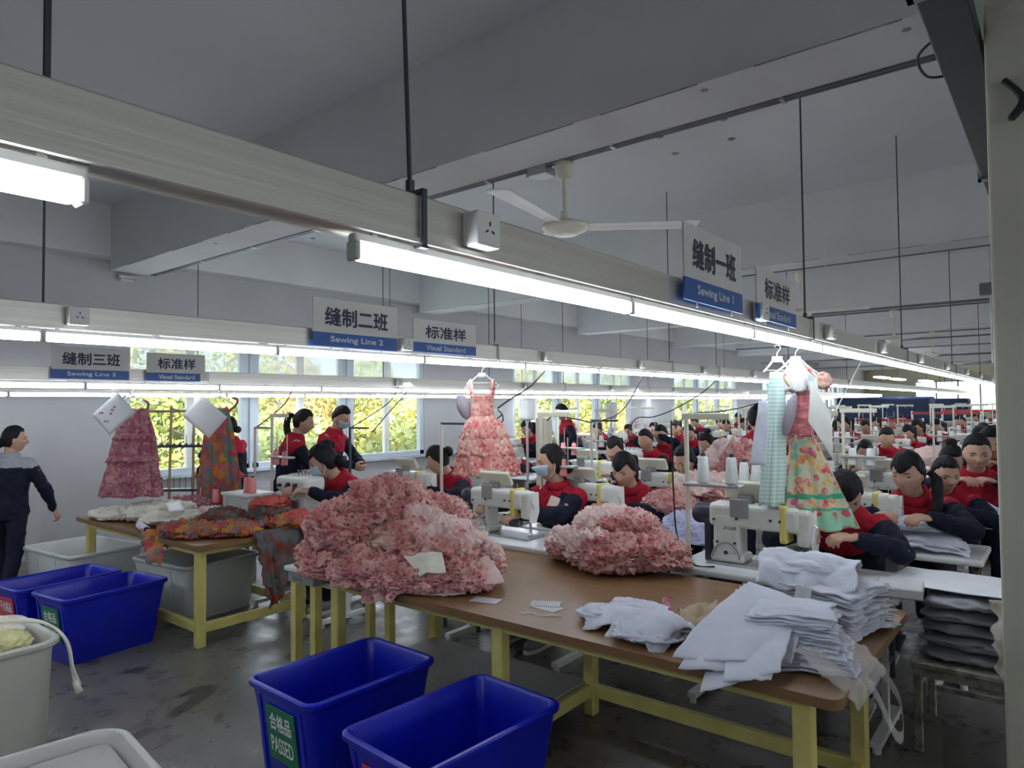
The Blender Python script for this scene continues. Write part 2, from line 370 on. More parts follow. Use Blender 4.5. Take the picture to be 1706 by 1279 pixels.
# ------------------------------------------------------------------ the setting
CZ = 4.26; SOF = 3.45; XE = 46.0
def struct(name, mb, m_, parent=None, label=None, **k):
    o = mb.build(name, m_, parent, **k)
    if parent is None: o['kind'] = 'structure'
    return o
struct('floor', MB().box(-9, XE, -10, WY+.2, -.1, 0), M['floor'])
struct('ceiling', MB().box(-9, XE, -10, WY+.2, CZ, CZ+.2), M['ceil'])
# window wall with openings
w = MB(); xs = -9
for x in WINX:
    w.box(xs, x, WY, WY+.2, 0, CZ); w.box(x, x+WINW, WY, WY+.2, 0, SILL); w.box(x, x+WINW, WY, WY+.2, HEAD, CZ); xs = x+WINW
w.box(xs, XE, WY, WY+.2, 0, CZ)
struct('wall_windows', w, M['wall'])
struct('wall_far', MB().box(XE, XE+.2, -10, 2.6, 0, CZ).box(XE, XE+.2, 6.8, WY+.2, 0, CZ).box(XE, XE+.2, 2.6, 6.8, 0, 1.2).box(XE, XE+.2, 2.6, 6.8, 2.9, CZ), mat('pale_yellow_wall', (.62, .60, .46), .8, var=.04))
struct('wall_right', MB().box(-9, XE, -10.2, -10, 0, CZ), M['wall'])
struct('wall_back', MB().box(-9.2, -9, -10.2, WY+.2, 0, CZ), M['wall'])
struct('trim_wall_beam', MB().box(-9, XE, WY-.25, WY, 3.62, CZ), M['beam'])
struct('trim_wall_pilaster', MB().box(2.25, 2.84, WY-.07, WY, 0, 3.62), M['wall'])
struct('trim_sill', MB().box(3.6, XE-3, WY-.1, WY+.02, SILL-.05, SILL), M['wframe'])
BX = [3.48+5.22*i for i in range(-2, 8)]
for i, x in enumerate(BX):
    b = MB().box(x, x+.45, -10, WY-.25, SOF, CZ)
    o = struct('beam', b, M['beam'])
    if 0 <= x < 16:   # plaster seam and drip stains along the soffit edges
        s = MB(); rnd = random.Random(i); y = -1.0
        while y < 8.8:
            L = rnd.uniform(.2, .9); s.box(x-.001, x+.006, y, y+L, SOF-.002, SOF+.003); 
            if rnd.random() < .35: s.ell((x+rnd.uniform(.05, .15), y, SOF), (.022, .022, .006), seg=7, rings=4)
            y += L+rnd.uniform(.0, .5)
        s.build('plaster_seam', M['stain'], o)
def anchor_holes(x0, y0, k):
    s = MB()
    for dx, dy in ((0, 0), (.5, .12), (.0, .62), (.5, .7)): s.ell((x0+dx, y0+dy, CZ), (.04, .04, .012), seg=8, rings=4)
    o = s.build('anchor_holes', M['stain']); o['kind'] = 'structure'
anchor_holes(5.9, 2.3, 0); anchor_holes(5.6, 8.0, 1)
# near pillar and others down the hall
for i, (x, y) in enumerate(((3.48, -.22), (13.92, -.22), (24.4, -.22))):
    struct('pillar', MB().rbox(x, x+.45, y, y+.446, 0, SOF, .012), M['pillar'])
# windows
def window(k, x0):
    W_ = empty('window_%d' % k, (x0, WY+.06, SILL)); W_['kind'] = 'structure'
    fr = MB(); H = HEAD-SILL; n = 3; pw = WINW/n; tr = 1.22
    gl = MB(); fg = MB(); f2 = MB()
    for i in range(n+1):
        x = i*pw; wd = .14 if 0 < i < n else .09
        fr.box(x-wd if i == n else (x-wd if i else x), x if i == n else x+wd, -.05, .05, 0, H)
        if 0 < i < n: fr.box(x-.02, x+.02, -.08, .06, 0, H)
    fr.box(0, WINW, -.05, .05, 0, .07); fr.box(0, WINW, -.05, .05, H-.06, H); fr.box(0, WINW, -.045, .045, tr-.03, tr+.03)
    for i in range(n):
        f2.box(i*pw+pw*.5-.05, i*pw+pw*.5+.05, -.035, .035, .07, H-.06)
        gl.box(i*pw+.12, (i+1)*pw-.12, -.004, .004, .07, tr); fg.box(i*pw+.12, (i+1)*pw-.12, -.004, .004, tr, H-.06)
    fr.build('window_frame', M['wframe'], W_); f2.build('mullion', M['wplast'], W_); gl.build('window_pane', M['glass'], W_); fg.build('upper_pane', M['frost'], W_)
for k, x in enumerate(WINX): window(k+1, x)
fw = empty('window_6', (XE+.1, 2.6, 1.2)); fw['kind'] = 'structure'
f_ = MB()
for i in range(5): f_.box(-.04, .04, i*1.05-.04, i*1.05+.04, 0, 1.7)
f_.box(-.04, .04, 0, 4.2, 0, .06); f_.box(-.04, .04, 0, 4.2, 1.64, 1.7); f_.build('window_frame', M['wframe'], fw)

# ------------------------------------------------------------------ outside: ground, slope and trees below the windows
g = MB(); nx, ny = 60, 20; P = np.zeros((nx+1, ny+1, 3))
for i in range(nx+1):
    for j in range(ny+1):
        x = -30+i*3.5; y = 10.2+j*3.0; z = -4+max(0, (y-16))*.09
        P[i, j] = (x, y, z)
P[..., 2] += fbm(P.reshape(-1, 3)*.15).reshape(nx+1, ny+1)*.8
o = g.grid(P).build('ground_outside', M['grass'], smooth=True); o['kind'] = 'structure'
def tree(name, seed, R, H, mats, n):
    rs = np.random.RandomState(seed); root = empty(name, (0, 0, 0))
    tb = MB(); top = Vector((rs.normal()*.2, rs.normal()*.2, H*.8)); tb.tube([(0, 0, 0), (0.05, 0, H*.3), tuple(top)], [.16, .12, .04], 8)
    for k in range(7):
        a = rs.uniform(0, 6.28); z = H*rs.uniform(.3, .75); tb.tube([(0, 0, z), (math.cos(a)*R*.4, math.sin(a)*R*.4, z+.4), (math.cos(a)*R*.8, math.sin(a)*R*.8, z+.7)], [.06, .04, .015], 6)
    tb.build('trunk', M['bark'], root)
    v = []; f = []; mi = []
    blobs = [(np.array([math.cos(a)*R*rs.uniform(.15, .75), math.sin(a)*R*rs.uniform(.15, .75), H*rs.uniform(.3, .97)]), rs.uniform(.35, .6)*R*.75, rs.randint(len(mats))) for a in rs.uniform(0, 6.28, 16)]
    for k in range(n):
        c, r, mm = blobs[rs.randint(len(blobs))]; d = rs.normal(size=3); d /= np.linalg.norm(d); p = c+d*r*rs.uniform(.75, 1.05)*np.array([1, 1, .8])
        a = rs.normal(size=3); a /= np.linalg.norm(a); b = np.cross(a, d+rs.normal(size=3)*.5); b /= np.linalg.norm(b)+1e-6; s = rs.uniform(.07, .15)
        i0 = len(v); v += [tuple(p-a*s), tuple(p-b*s*.6), tuple(p+a*s), tuple(p+b*s*.6)]; f.append((i0, i0+1, i0+2, i0+3)); mi.append(mm if rs.rand() < .8 else rs.randint(len(mats)))
    mb = MB(); mb.v = v; mb.f = f; mb.m = mi
    mb.build('crown', [M[x] for x in mats], root)
    return root
TREES = [tree('garden_tree', 1, 2.2, 6.0, ['leafA', 'leafC', 'leafB'], 5200), tree('garden_tree', 2, 2.5, 5.6, ['leafB', 'leafD', 'leafC'], 5200), tree('garden_tree', 3, 2.0, 5.8, ['leafC', 'leafA', 'leafB'], 5200)]
TL = ['green leafy tree outside the windows', 'yellow and orange autumn tree outside the windows', 'pale green tree outside the windows']
tr_ = random.Random(5); used = set(); i = 0
for row, (yy, st) in enumerate(((14.0, 3.7), (18.2, 4.0), (23.2, 4.8), (29.5, 6.5))):
    x = 3.0+row*3.0
    while x < (34, 44, 60, 80)[row]:
        k = tr_.choice((0, 1, 2, 1)); X_, Y_ = x+tr_.uniform(-.6, .6), yy+tr_.uniform(-.7, .7)
        zz = -4.2+max(0, Y_-16)*.09+(-.1, .0, .1, .3)[row]; sc_ = tr_.uniform(.92, 1.08)*(1, 1.0, 1.08, 1.2)[row]
        if k not in used: used.add(k); o = TREES[k]; o.location = (X_, Y_, zz); o.scale = (sc_,)*3; o.rotation_euler = (0, 0, tr_.uniform(0, 6))
        else: o = dup(TREES[k], (X_, Y_, zz), tr_.uniform(0, 6), scale=sc_)
        tag(o, TL[k], 'tree', 'trees outside the windows, '+('green', 'autumn yellow', 'pale green')[k]); x += st*tr_.uniform(.8, 1.2)

# ------------------------------------------------------------------ hanging aluminium trays, tubes, signs, rods, conduits, fans
ORD = ['nearest', 'second nearest', 'third nearest', 'farthest']
def text_mb(s, height, thick=.0012, bold=0, width=None, font=None):
    cu = bpy.data.curves.new('t', 'FONT'); cu.body = s; cu.size = 1; cu.resolution_u = 3; cu.offset = bold
    o = bpy.data.objects.new('t', cu); COL.objects.link(o); dg = bpy.context.evaluated_depsgraph_get(); dg.update()
    me = bpy.data.meshes.new_from_object(o.evaluated_get(dg)); v = np.array([x.co[:] for x in me.vertices]); fs = [tuple(p.vertices) for p in me.polygons]
    bpy.data.objects.remove(o); bpy.data.curves.remove(cu); bpy.data.meshes.remove(me)
    mn = v.min(0); mx = v.max(0); v[:, 0] -= (mn[0]+mx[0])/2; v[:, 1] -= (mn[1]+mx[1])/2
    k = height/(mx[1]-mn[1]); kx = k if width is None else width/(mx[0]-mn[0]); v[:, 0] *= kx; v[:, 1] *= k
    return v, fs
def put_text(parent, s, height, Mx, m_, name='lettering', width=None, bold=.012):
    """Mx maps local (x right, y up, z out) into the parent's frame"""
    v, fs = text_mb(s, height, width=width, bold=0); mb = MB(); e = bold*height
    for k, (dx, dy) in enumerate(((0, 0), (-e, 0), (e, 0), (0, -e), (0, e)) if bold else ((0, 0),)): mb.add([Mx @ Vector((a+dx, b+dy, .0009+.00004*k)) for a, b, c in v], fs)
    return mb.build(name, m_, parent)
def face(o, xdir, up=(0, 0, 1)):
    x = Vector(xdir).normalized(); u = Vector(up).normalized(); n = x.cross(u).normalized()
    m_ = Matrix((x, u, n)).transposed().to_4x4(); m_.translation = Vector(o); return m_
for i, (y, z, xe, xs) in enumerate(TRAYS):
    xs = -6.0; L = xe-xs
    t = empty('cable_tray', (xs, y, z), 0, 'long %s aluminium cable tray hanging over the sewing lines, %s of the four' % ('brushed', ORD[i]), 'cable tray')
    b = MB(); h = .11; wd = .072; k = 0
    while k < L:
        e = min(k+3.0, L); b.rbox(k+.0015, e-.0015, 0, wd, 0, h, .004, 1); b.box(k, e, -.008, .004, -.004, .006); b.box(k, e, wd-.004, wd+.008, -.004, .006); k = e
    b.build('channel', M['alu'], t)
    b = MB(); k = .4
    while k < L: b.box(k-.012, k+.012, .02, .05, -.02, 0); k += .6
    b.build('lamp_clips', M['galv'], t)
# power sockets on the trays
def socket_proto():
    t = empty('power_socket', (0, 0, 0)); MB().rbox(-.043, .043, -.055, 0, -.043, .043, .006, 2).build('socket_box', M['wplast'], t)
    d = MB(); 
    for a in (90, 210, 330):
        d.box(-.0022, .0022, -.0565, -.055, -.0055, .0055, 0, Matrix.Translation((.0+.013*math.cos(math.radians(a)), 0, .013*math.sin(math.radians(a)))) @ Matrix.Rotation(math.radians(90-a), 4, 'Y'))
    d.build('socket_holes', M['ink'], t); return t
SOCK = socket_proto(); first = True
for i, (y, z, xe, xs) in enumerate(TRAYS):
    lst = [1.28, 3.30, 4.55, 6.15, 8.0, 10, 12.2, 14.4, 16.8] if i == 0 else ([1.22, 3.27, 4.95, 6.7, 8.4, 10.2, 12, 14, 16] if i == 1 else [3.3, 5.8, 8.4, 11, 13.6, 16])
    for x in lst:
        o = SOCK if first else dup(SOCK, (0, 0, 0)); first = False; o.location = (x, y-.001, z+.055); 
        tag(o, 'white power socket box on the side of the %s tray' % ORD[i], 'power socket', 'power sockets on the %s tray' % ORD[i])
# tubes
def tube_proto():
    t = empty('tube_lamp', (0, 0, 0)); L = 1.19
    b = MB().rbox(0, L, -.014, .014, -.028, -.008, .004, 1); b.cyl((.06, 0, 0), (.06, 0, -.01), .01, seg=8); b.cyl((L-.06, 0, 0), (L-.06, 0, -.01), .01, seg=8); b.build('batten', M['wplast'], t)
    MB().rbox(.012, L-.012, -.018, .018, -.066, -.028, .012, 3).build('diffuser', M['tubee'], t)
    MB().rbox(0, .012, -.02, .02, -.067, -.024, .004, 1).build('end_cap', M['wplast'], t); MB().rbox(L-.012, L, -.02, .02, -.067, -.024, .004, 1).build('end_cap', M['wplast'], t); return t
TUBE = tube_proto(); first = True
for i, (y, z, xe, xs) in enumerate(TRAYS):
    x = .92 if i == 0 else -.1
    pos = [-.78, -1.99] if i == 0 else []
    while x < min(xe, 36)-1.2: pos.append(x); x += 1.195
    for x in pos:
        o = TUBE if first else dup(TUBE, (0, 0, 0)); first = False; o.location = (x, y+.025, z)
        if i == 0 and x < -.5: tag(o, 'lit white tube lamp under the tray at the upper left, standing alone past a gap' if x > -1 else 'lit tube lamp beyond the gap, outermost at the upper left', 'lamp')
        else: tag(o, 'lit white tube lamp in the row under the %s tray' % ORD[i], 'lamp', 'tube lamps under the %s tray' % ORD[i])
# rods with clamps
def rod(x, y, ztop, zt, tilt=(0, 0), lab=''):
    t = empty('hanging_rod', (x, y, zt), 0, lab, 'rod'); b = MB(); b.cyl((0, .036, .11), (tilt[0], .036+tilt[1], ztop-zt), .0055, seg=8); b.build('rod', M['steel'], t)
    if lab.endswith('first'): return t
    c = MB(); c.box(-.007, .007, -.012, .086, .112, .122); c.box(-.007, .007, -.014, -.009, -.012, .122); c.box(-.012, .012, .082, .087, -.012, .122); c.box(-.012, .012, -.014, .087, -.016, -.010)
    c.cyl((0, .036, .12), (0, .036, .15), .012, seg=6); c.build('clamp', M['galv'] if y > 2 else M['steel'], t); return t
for i, (y, z, xe, xs) in enumerate(TRAYS):
    if i == 0: X = [(.36, (0, 0)), (1.10, (.02, .10)), (4.25, (0, 0)), (7.35, (0, 0)), (11.05, (0, 0)), (15, (0, 0)), (19, (0, 0))]
    elif i == 1: X = [(1.1, (0, 0)), (4.3, (0, 0)), (7.5, (0, 0)), (8.9, (0, 0)), (12, (0, 0)), (16, (0, 0))]
    elif i == 2: X = [(5.6, (0, 0)), (7.6, (0, 0)), (9.5, (0, 0)), (12.5, (0, 0)), (16.5, (0, 0))]
    else: X = [(4.3, (0, 0)), (7.5, (0, 0)), (11, (0, 0)), (15, (0, 0))]
    for k, (x, tl) in enumerate(X):
        und = any(bx-.02 < x+tl[0] < bx+.47 for bx in BX)
        rod(x, y, SOF if und else CZ, z, tl, 'thin dark rod holding the %s tray, counted from its near end the %s' % (ORD[i], ['first', 'second', 'third', 'fourth', 'fifth', 'sixth', 'seventh', 'eighth', 'ninth'][k]))
# signs
def sign(px, name, x0, wd, y, z, hgt, zh, en, lab):
    t = empty(name, (x0, y-.035, z), 0, lab, 'sign'); bs = hgt*.29
    MB().box(0, wd, 0, .006, bs, hgt).build('white_panel', M['signw'], t)
    s = MB().box(0, wd, -.001, .007, 0, bs).build('blue_strip', M['signb'], t)
    put_text(t, zh, hgt*.38, face((wd/2, -.0008, bs+(hgt-bs)*.48), (1, 0, 0)), M['ink'], width=wd*(.74 if len(zh) == 4 else .64), bold=.03)
    put_text(t, en, hgt*.15, face((wd/2, -.0018, bs*.5), (1, 0, 0)), M['sglet'], name='strip_lettering', width=wd*.62, bold=.05)
    MB().cyl((wd*.2, .003, -.02), (wd*.2, .003, .01), .004).cyl((wd*.8, .003, -.02), (wd*.8, .003, .01), .004).build('sign_post', M['galv'], t); return t
sign(0, 'hanging_sign', 2.44, .60, 1.15, 2.13, .30, '缝制一班', 'Sewing Line 1', 'white and blue sign reading Sewing Line 1 on the nearest tray')
sign(0, 'hanging_sign', 3.23, .60, 1.15, 2.13, .25, '标准样', 'Visual Standard', 'Visual Standard sign on the nearest tray, beside the Sewing Line 1 sign')
sign(0, 'hanging_sign', 2.50, .68, 3.6, 2.11, .30, '缝制二班', 'Sewing Line 2', 'white and blue sign reading Sewing Line 2 on the second tray')
sign(0, 'hanging_sign', 3.33, .66, 3.6, 2.12, .235, '标准样', 'Visual Standard', 'Visual Standard sign on the second tray, beside the Sewing Line 2 sign')
sign(0, 'hanging_sign', 2.02, .60, 6.5, 1.99, .27, '缝制三班', 'Sewing Line 3', 'white and blue sign for the third sewing line on the third tray')
sign(0, 'hanging_sign', 2.77, .54, 6.5, 1.99, .255, '标准样', 'Visual Standard', 'small Visual Standard sign on the third tray, in shade')
# conduits on the beams
def conduit(x, z, y0, y1, n, lab, r=.011, clips=True):
    t = empty('conduit', (x, y0, z), 0, lab, 'conduit'); b = MB()
    for k in range(n): b.cyl((k*.035, 0, 0), (k*.035, y1-y0, 0), r, seg=8)
    b.build('pipe', M['pipe'], t)
    if clips:
        c = MB(); y = .5
        while y < y1-y0: c.box(-.02, .02+.035*(n-1), y-.012, y+.012, -.014, .02); y += 1.1
        c.build('pipe_clips', M['galv'], t)
conduit(3.95, SOF+.0, -1.5, 9.1, 2, 'pair of grey conduits along the nearest ceiling beam', .013)
conduit(9.17, SOF+.0, -1.5, 5.3, 1, 'grey conduit along the second ceiling beam', .014)
for k, (x, z, y1, n) in enumerate(((12.0, 3.2, 5.2, 3), (14.42, 3.44, 5.5, 1), (19.63, 3.44, 6, 1), (24.85, 3.44, 6, 1), (30.1, 3.44, 7, 1), (17.2, 3.1, 6.5, 2), (22, 3.0, 7.5, 2), (27, 3.0, 7.5, 2))):
    conduit(x, z, -1.5, y1, n, 'far grey conduit run under the ceiling, %s from the near end' % ['third', 'fourth', 'sixth', 'eighth', 'tenth', 'fifth', 'seventh', 'ninth'][k], .016, False)
# fans
def fan_proto():
    t = empty('ceiling_fan', (0, 0, 0)); 
    MB().lathe([(.02, 0), (.062, -.01), (.058, -.05), (.045, -.14), (.02, -.15)]).build('canopy', M['cream'], t, smooth=True)
    MB().cyl((0, 0, -.14), (0, 0, -.48), .014, seg=12).cyl((0, 0, -.42), (0, 0, -.50), .026, seg=12).build('downrod', M['cream'], t)
    MB().lathe([(.03, -.50), (.10, -.515), (.135, -.535), (.14, -.56), (.125, -.585), (.085, -.60), (.075, -.615), (.03, -.622)], seg=32).build('motor', M['cream'], t, smooth=True)
    return t
def fan_blades(t, a0):
    for k in range(3):
        a = a0+k*2*math.pi/3; R = Matrix.Rotation(a, 4, 'Z'); b = MB(); P = []
        for i in range(17):
            u = i/16; x = .10+u*.70; wv = .05+.02*u if u > .06 else .02; tw = .22-.1*u; c = -.545+.015*u
            row = []
            for j in range(7):
                s = (j/6-.5)*2; row.append(R @ Vector((x-.012*(abs(s)**4)*(u > .9), s*wv, c-s*wv*math.tan(tw)-.006*s*s)))
            P.append([tuple(p) for p in row])
        b.grid(P); b.build('fan_blade', M['wplast'], t, smooth=True, solid=.004)
fans = [(4.0, 2.72, -.89), (9.2, 2.62, .8), (14.4, 2.45, .2), (19.6, 2.5, 1.0), (24.8, 2.5, .1)]
fp = fan_proto(); proto2 = None
for k, (x, y, a) in enumerate(fans):
    if k == 0: o = fp
    else:
        o = fp.copy(); COL.objects.link(o)
        for ch in [c for c in fp.children if not c.name.startswith('fan_blade')]: c2 = ch.copy(); COL.objects.link(c2); c2.parent = o
    fan_blades(o, a)
    o.location = (x, y, SOF if k == 0 else 3.44); tag(o, 'cream three-bladed ceiling fan, %s along the ceiling' % ['nearest and largest', 'second from the camera', 'third from the camera', 'fourth from the camera', 'farthest and smallest'][k], 'ceiling fan')
    o.scale = (1.0, 1.0, 1.0) if k else (1.18, 1.18, .84)
bx = MB().rbox(-.07, .07, -.08, .08, -.06, 0, .006, 1).box(-.03, .03, .08, .12, -.05, -.02).build('junction_box', M['galv']); bx.location = (4.0, 2.92, SOF); tag(bx, 'grey metal junction box beside the nearest ceiling fan', 'junction box')
p = atX(208, 466, 3.75)
sm = empty('beam_lamp', (3.75, p.y, SOF), 0, 'small unlit grey lamp fitting under the beam by the window wall', 'lamp'); MB().rbox(-.11, .11, -.10, .10, -.05, 0, .01, 2).build('lamp_body', M['galv'], sm); MB().rbox(-.08, .08, -.08, .08, -.075, -.05, .01, 2).build('lamp_glass', M['wplast'], sm)
# black duct running down the hall, upper right
d = empty('black_duct', (-2, 0, 3.23), 0, 'matt black metal duct running under the ceiling beside the pillar', 'duct')
MB().rbox(0, 12, .24, .40, 0, .10, .006, 1).build('duct_body', M['duct'], d)
b = MB()
for x in (4.9, 7.6, 10.3): b.box(x-.025, x+.025, -.03, .42, -.012, 0); b.box(x-.025, x+.025, .40, .42, -.012, .22)
b.build('duct_strap', M['grplast'], d)
MB().tube(spline([(5.35, .385, .03), (5.42, .46, .0), (5.6, .45, -.02), (5.75, .385, .02)]), .006).build('duct_wire', M['black'], d)
c = MB().tube(spline([(3.46, .16, 3.05), (3.44, .10, 2.95), (3.44, .14, 2.88), (3.44, .08, 2.93), (3.45, -.1, 3.02)]), .014).tube(spline([(3.45, -.02, 2.97), (3.44, -.12, 2.95), (3.46, -.2, 3.0)]), .02).build('cable_bundle', M['black'], smooth=True); tag(c, 'black cable bundle strapped to the top of the cream pillar', 'cable')
# small recessed lamps and bulbs far off
bl = MB().ell((0, 0, 0), (.08, .08, .06)).mesh('bulb', M['bulb'], True)
for k, (x, y) in enumerate(((1574, 649), (1586, 649.5), (1597, 650), (1566, 645))):
    t = empty('pendant_lamp', atd(x, y-4, 31), 0, 'bright round pendant lamp far down the hall', 'lamp', 'round pendant lamps far down the hall'); g_ = bpy.data.objects.new('bulb', bl); COL.objects.link(g_); g_.parent = t
    MB().cyl((0, 0, .06), (0, 0, CZ-t.location.z), .012, seg=6).build('cord', M['steel'], t)
for k, (x, y) in enumerate(((1470, 630), (1496, 633), (1543, 636))):
    o = MB().rbox(-.9, .9, -.14, .14, 0, .06, .02, 1).build('ceiling_lamp', M['bulb']); o.location = atd(x, y, 26); tag(o, 'flat bright lamp panel under the far ceiling', 'lamp', 'flat lamp panels under the far ceiling'); MB().cyl((0, 0, .05), (0, 0, CZ-o.location.z), .01, seg=6).build('cord', M['steel'], o)
# a vertical supply pipe and horizontal conduit box near the second row
t = empty('supply_pipe', (11.6, .75, 2.25), 0, 'thin vertical grey supply pipe dropping from a box under the ceiling', 'pipe'); MB().cyl((0, 0, 0), (0, 0, CZ-2.25), .03).build('pipe', M['galv'], t); MB().rbox(-.1, .1, -.14, .14, .95, 1.12, .01).build('pipe_box', M['pipe'], t)

# ------------------------------------------------------------------ people
def remesh(mb, vox, name='r'):
    me = mb.mesh(name, M['skin']); o = bpy.data.objects.new(name, me); COL.objects.link(o)
    md = o.modifiers.new('r', 'REMESH'); md.mode = 'VOXEL'; md.voxel_size = vox; md.use_smooth_shade = True
    sm_ = o.modifiers.new('s', 'SMOOTH'); sm_.factor = .5; sm_.iterations = 3
    dg = bpy.context.evaluated_depsgraph_get(); dg.update(); out = bpy.data.meshes.new_from_object(o.evaluated_get(dg))
    bpy.data.objects.remove(o); bpy.data.meshes.remove(me)
    out.polygons.foreach_set('use_smooth', [True]*len(out.polygons)); return out
def link(me, name, mats, parent):
    me.materials.clear()
    for m_ in (mats if isinstance(mats, (list, tuple)) else [mats]): me.materials.append(m_)
    me.name = name; o = bpy.data.objects.new(name, me); COL.objects.link(o); o.parent = parent; return o
def wrinkle(me, amp, sc, seed, aniso=(1, 1, 1)):
    n = len(me.vertices); v = np.zeros(n*3); me.vertices.foreach_get('co', v); v = v.reshape(-1, 3); nr = np.zeros(n*3); me.vertices.foreach_get('normal', nr); nr = nr.reshape(-1, 3)
    d = ridged(v*sc*np.array(aniso)+seed*13.1, 2)-.5; v += nr*(d*amp)[:, None]; me.vertices.foreach_set('co', v.ravel()); me.update()
def loft(mb, pts, rad, seg=20, up=(1, 0, 0)):
    """rings with (front-back, sideways) radii along a path, ends capped by small domes"""
    P = [Vector(p) for p in pts]; n = len(P); v = []
    for i, p in enumerate(P):
        d = (P[min(i+1, n-1)]-P[max(i-1, 0)]).normalized(); y = Vector((0, 1, 0)); y = (y-d*y.dot(d)).normalized(); x = y.cross(d)
        for k in range(seg): t = 2*math.pi*k/seg; v.append(p+x*math.cos(t)*rad[i][0]+y*math.sin(t)*rad[i][1])
    f = [(i*seg+k, i*seg+(k+1) % seg, (i+1)*seg+(k+1) % seg, (i+1)*seg+k) for i in range(n-1) for k in range(seg)]
    f += [tuple(range(seg))[::-1], tuple(range((n-1)*seg, n*seg))]; mb.add(v, f)
def limb(mb, a, b, ra, rb):
    mb.cyl(a, b, ra, rb, seg=12); mb.ell(a, (ra,)*3, seg=12, rings=8); mb.ell(b, (rb,)*3, seg=12, rings=8)
def head_shape(D):
    """unit directions to points on a head, x forwards, z up"""
    D = np.asarray(D); x, y, z = D[:, 0], D[:, 1], D[:, 2]
    p = D*np.array([.094, .076, .118]); s = np.clip(-z, 0, 1)
    p[:, 1] *= 1-.30*s**1.6; p[:, 0] *= np.where(x > 0, 1-.10*s, 1-.35*s*np.clip(-x, 0, 1)); p[:, 0] += .012*s*(x > -.2)
    F = np.clip(x, 0, 1)
    def g(y0, z0, sy, sz): return np.exp(-((p[:, 1]-y0)/sy)**2-((p[:, 2]-z0)/sz)**2)*(F > .2)
    p[:, 0] += .026*g(0, -.024, .013, .016)+.014*g(0, -.002, .009, .026)+.005*g(0, .026, .045, .010)-.010*g(.031, .008, .015, .011)-.010*g(-.031, .008, .015, .011)
    p[:, 0] += .007*g(0, -.060, .022, .006)+.005*g(0, -.074, .018, .007)-.004*g(0, -.067, .026, .003)+.006*g(0, -.098, .02, .014)
    p[:, 1] += np.sign(y)*(.006*np.exp(-((p[:, 2]+.020)/.018)**2)*(F > .3)*(np.abs(y) > .3))
    return p
def sph(nu, nv):
    D = []; 
    for i in range(nv+1):
        t = math.pi*i/nv
        for k in range(nu): a = 2*math.pi*k/nu; D.append((math.sin(t)*math.cos(a), math.sin(t)*math.sin(a), math.cos(t)))
    F_ = [(i*nu+k, (i+1)*nu+k, (i+1)*nu+(k+1) % nu, i*nu+(k+1) % nu) for i in range(nv) for k in range(nu)]
    return np.array(D), F_
HD, HF = sph(56, 40)
def hand(mb, wrist, d, palm_n, side, curl=.5, sc=1.0):
    """palm, four bent fingers and a thumb; d along the hand, palm_n the way the palm faces"""
    d = Vector(d).normalized(); pn = Vector(palm_n); pn = (pn-d*pn.dot(d)).normalized(); lat = d.cross(pn)*side   # lat points to the thumb side
    w = Vector(wrist); Mx = Matrix((d, lat, pn)).transposed()
    mb.ell(w+d*.045*sc, (.05*sc, .040*sc, .015*sc), Mx, 14, 10); mb.ell(w+d*.07*sc, (.025*sc, .038*sc, .014*sc), Mx, 12, 8)
    for k, (o, L) in enumerate(((.029, .070), (.010, .078), (-.010, .072), (-.028, .056))):
        p = w+d*.080*sc+lat*o*sc; dirn = d.copy(); c = curl*(1+.12*k); pts = [p-d*.02*sc, p]
        for j, fr in enumerate((.45, .32, .26)):
            q = Matrix.Rotation(-c*(j+1)*.75, 3, lat) if False else None
            a = c*(j+.6); dd = d*math.cos(a)+pn*math.sin(a)+lat*o*1.2; pts.append(pts[-1]+dd.normalized()*L*fr*sc)
        mb.tube(pts, [.0098*sc, .0095*sc, .009*sc, .0085*sc, .0075*sc], 8); mb.ell(pts[-1], (.0078*sc,)*3, None, 8, 6)
    p = w+d*.025*sc+lat*.028*sc; pts = [p, p+(lat*.8+d*.7+pn*.25).normalized()*.034*sc]; pts.append(pts[-1]+(lat*.25+d+pn*.5).normalized()*.028*sc); pts.append(pts[-1]+(d+pn*.7).normalized()*.022*sc)
    mb.tube(pts, [.014*sc, .012*sc, .0105*sc, .009*sc], 8); mb.ell(pts[-1], (.0092*sc,)*3, None, 8, 6)
def ik(a, b, l1, l2, pole):
    a = Vector(a); b = Vector(b); d = b-a; L = min(d.length, (l1+l2)*.995); dn = d.normalized(); b = a+dn*L
    x = (l1*l1-l2*l2+L*L)/(2*L); h = math.sqrt(max(0, l1*l1-x*x)); pl = Vector(pole); pl = (pl-dn*pl.dot(dn)).normalized()
    return a+dn*x+pl*h, b
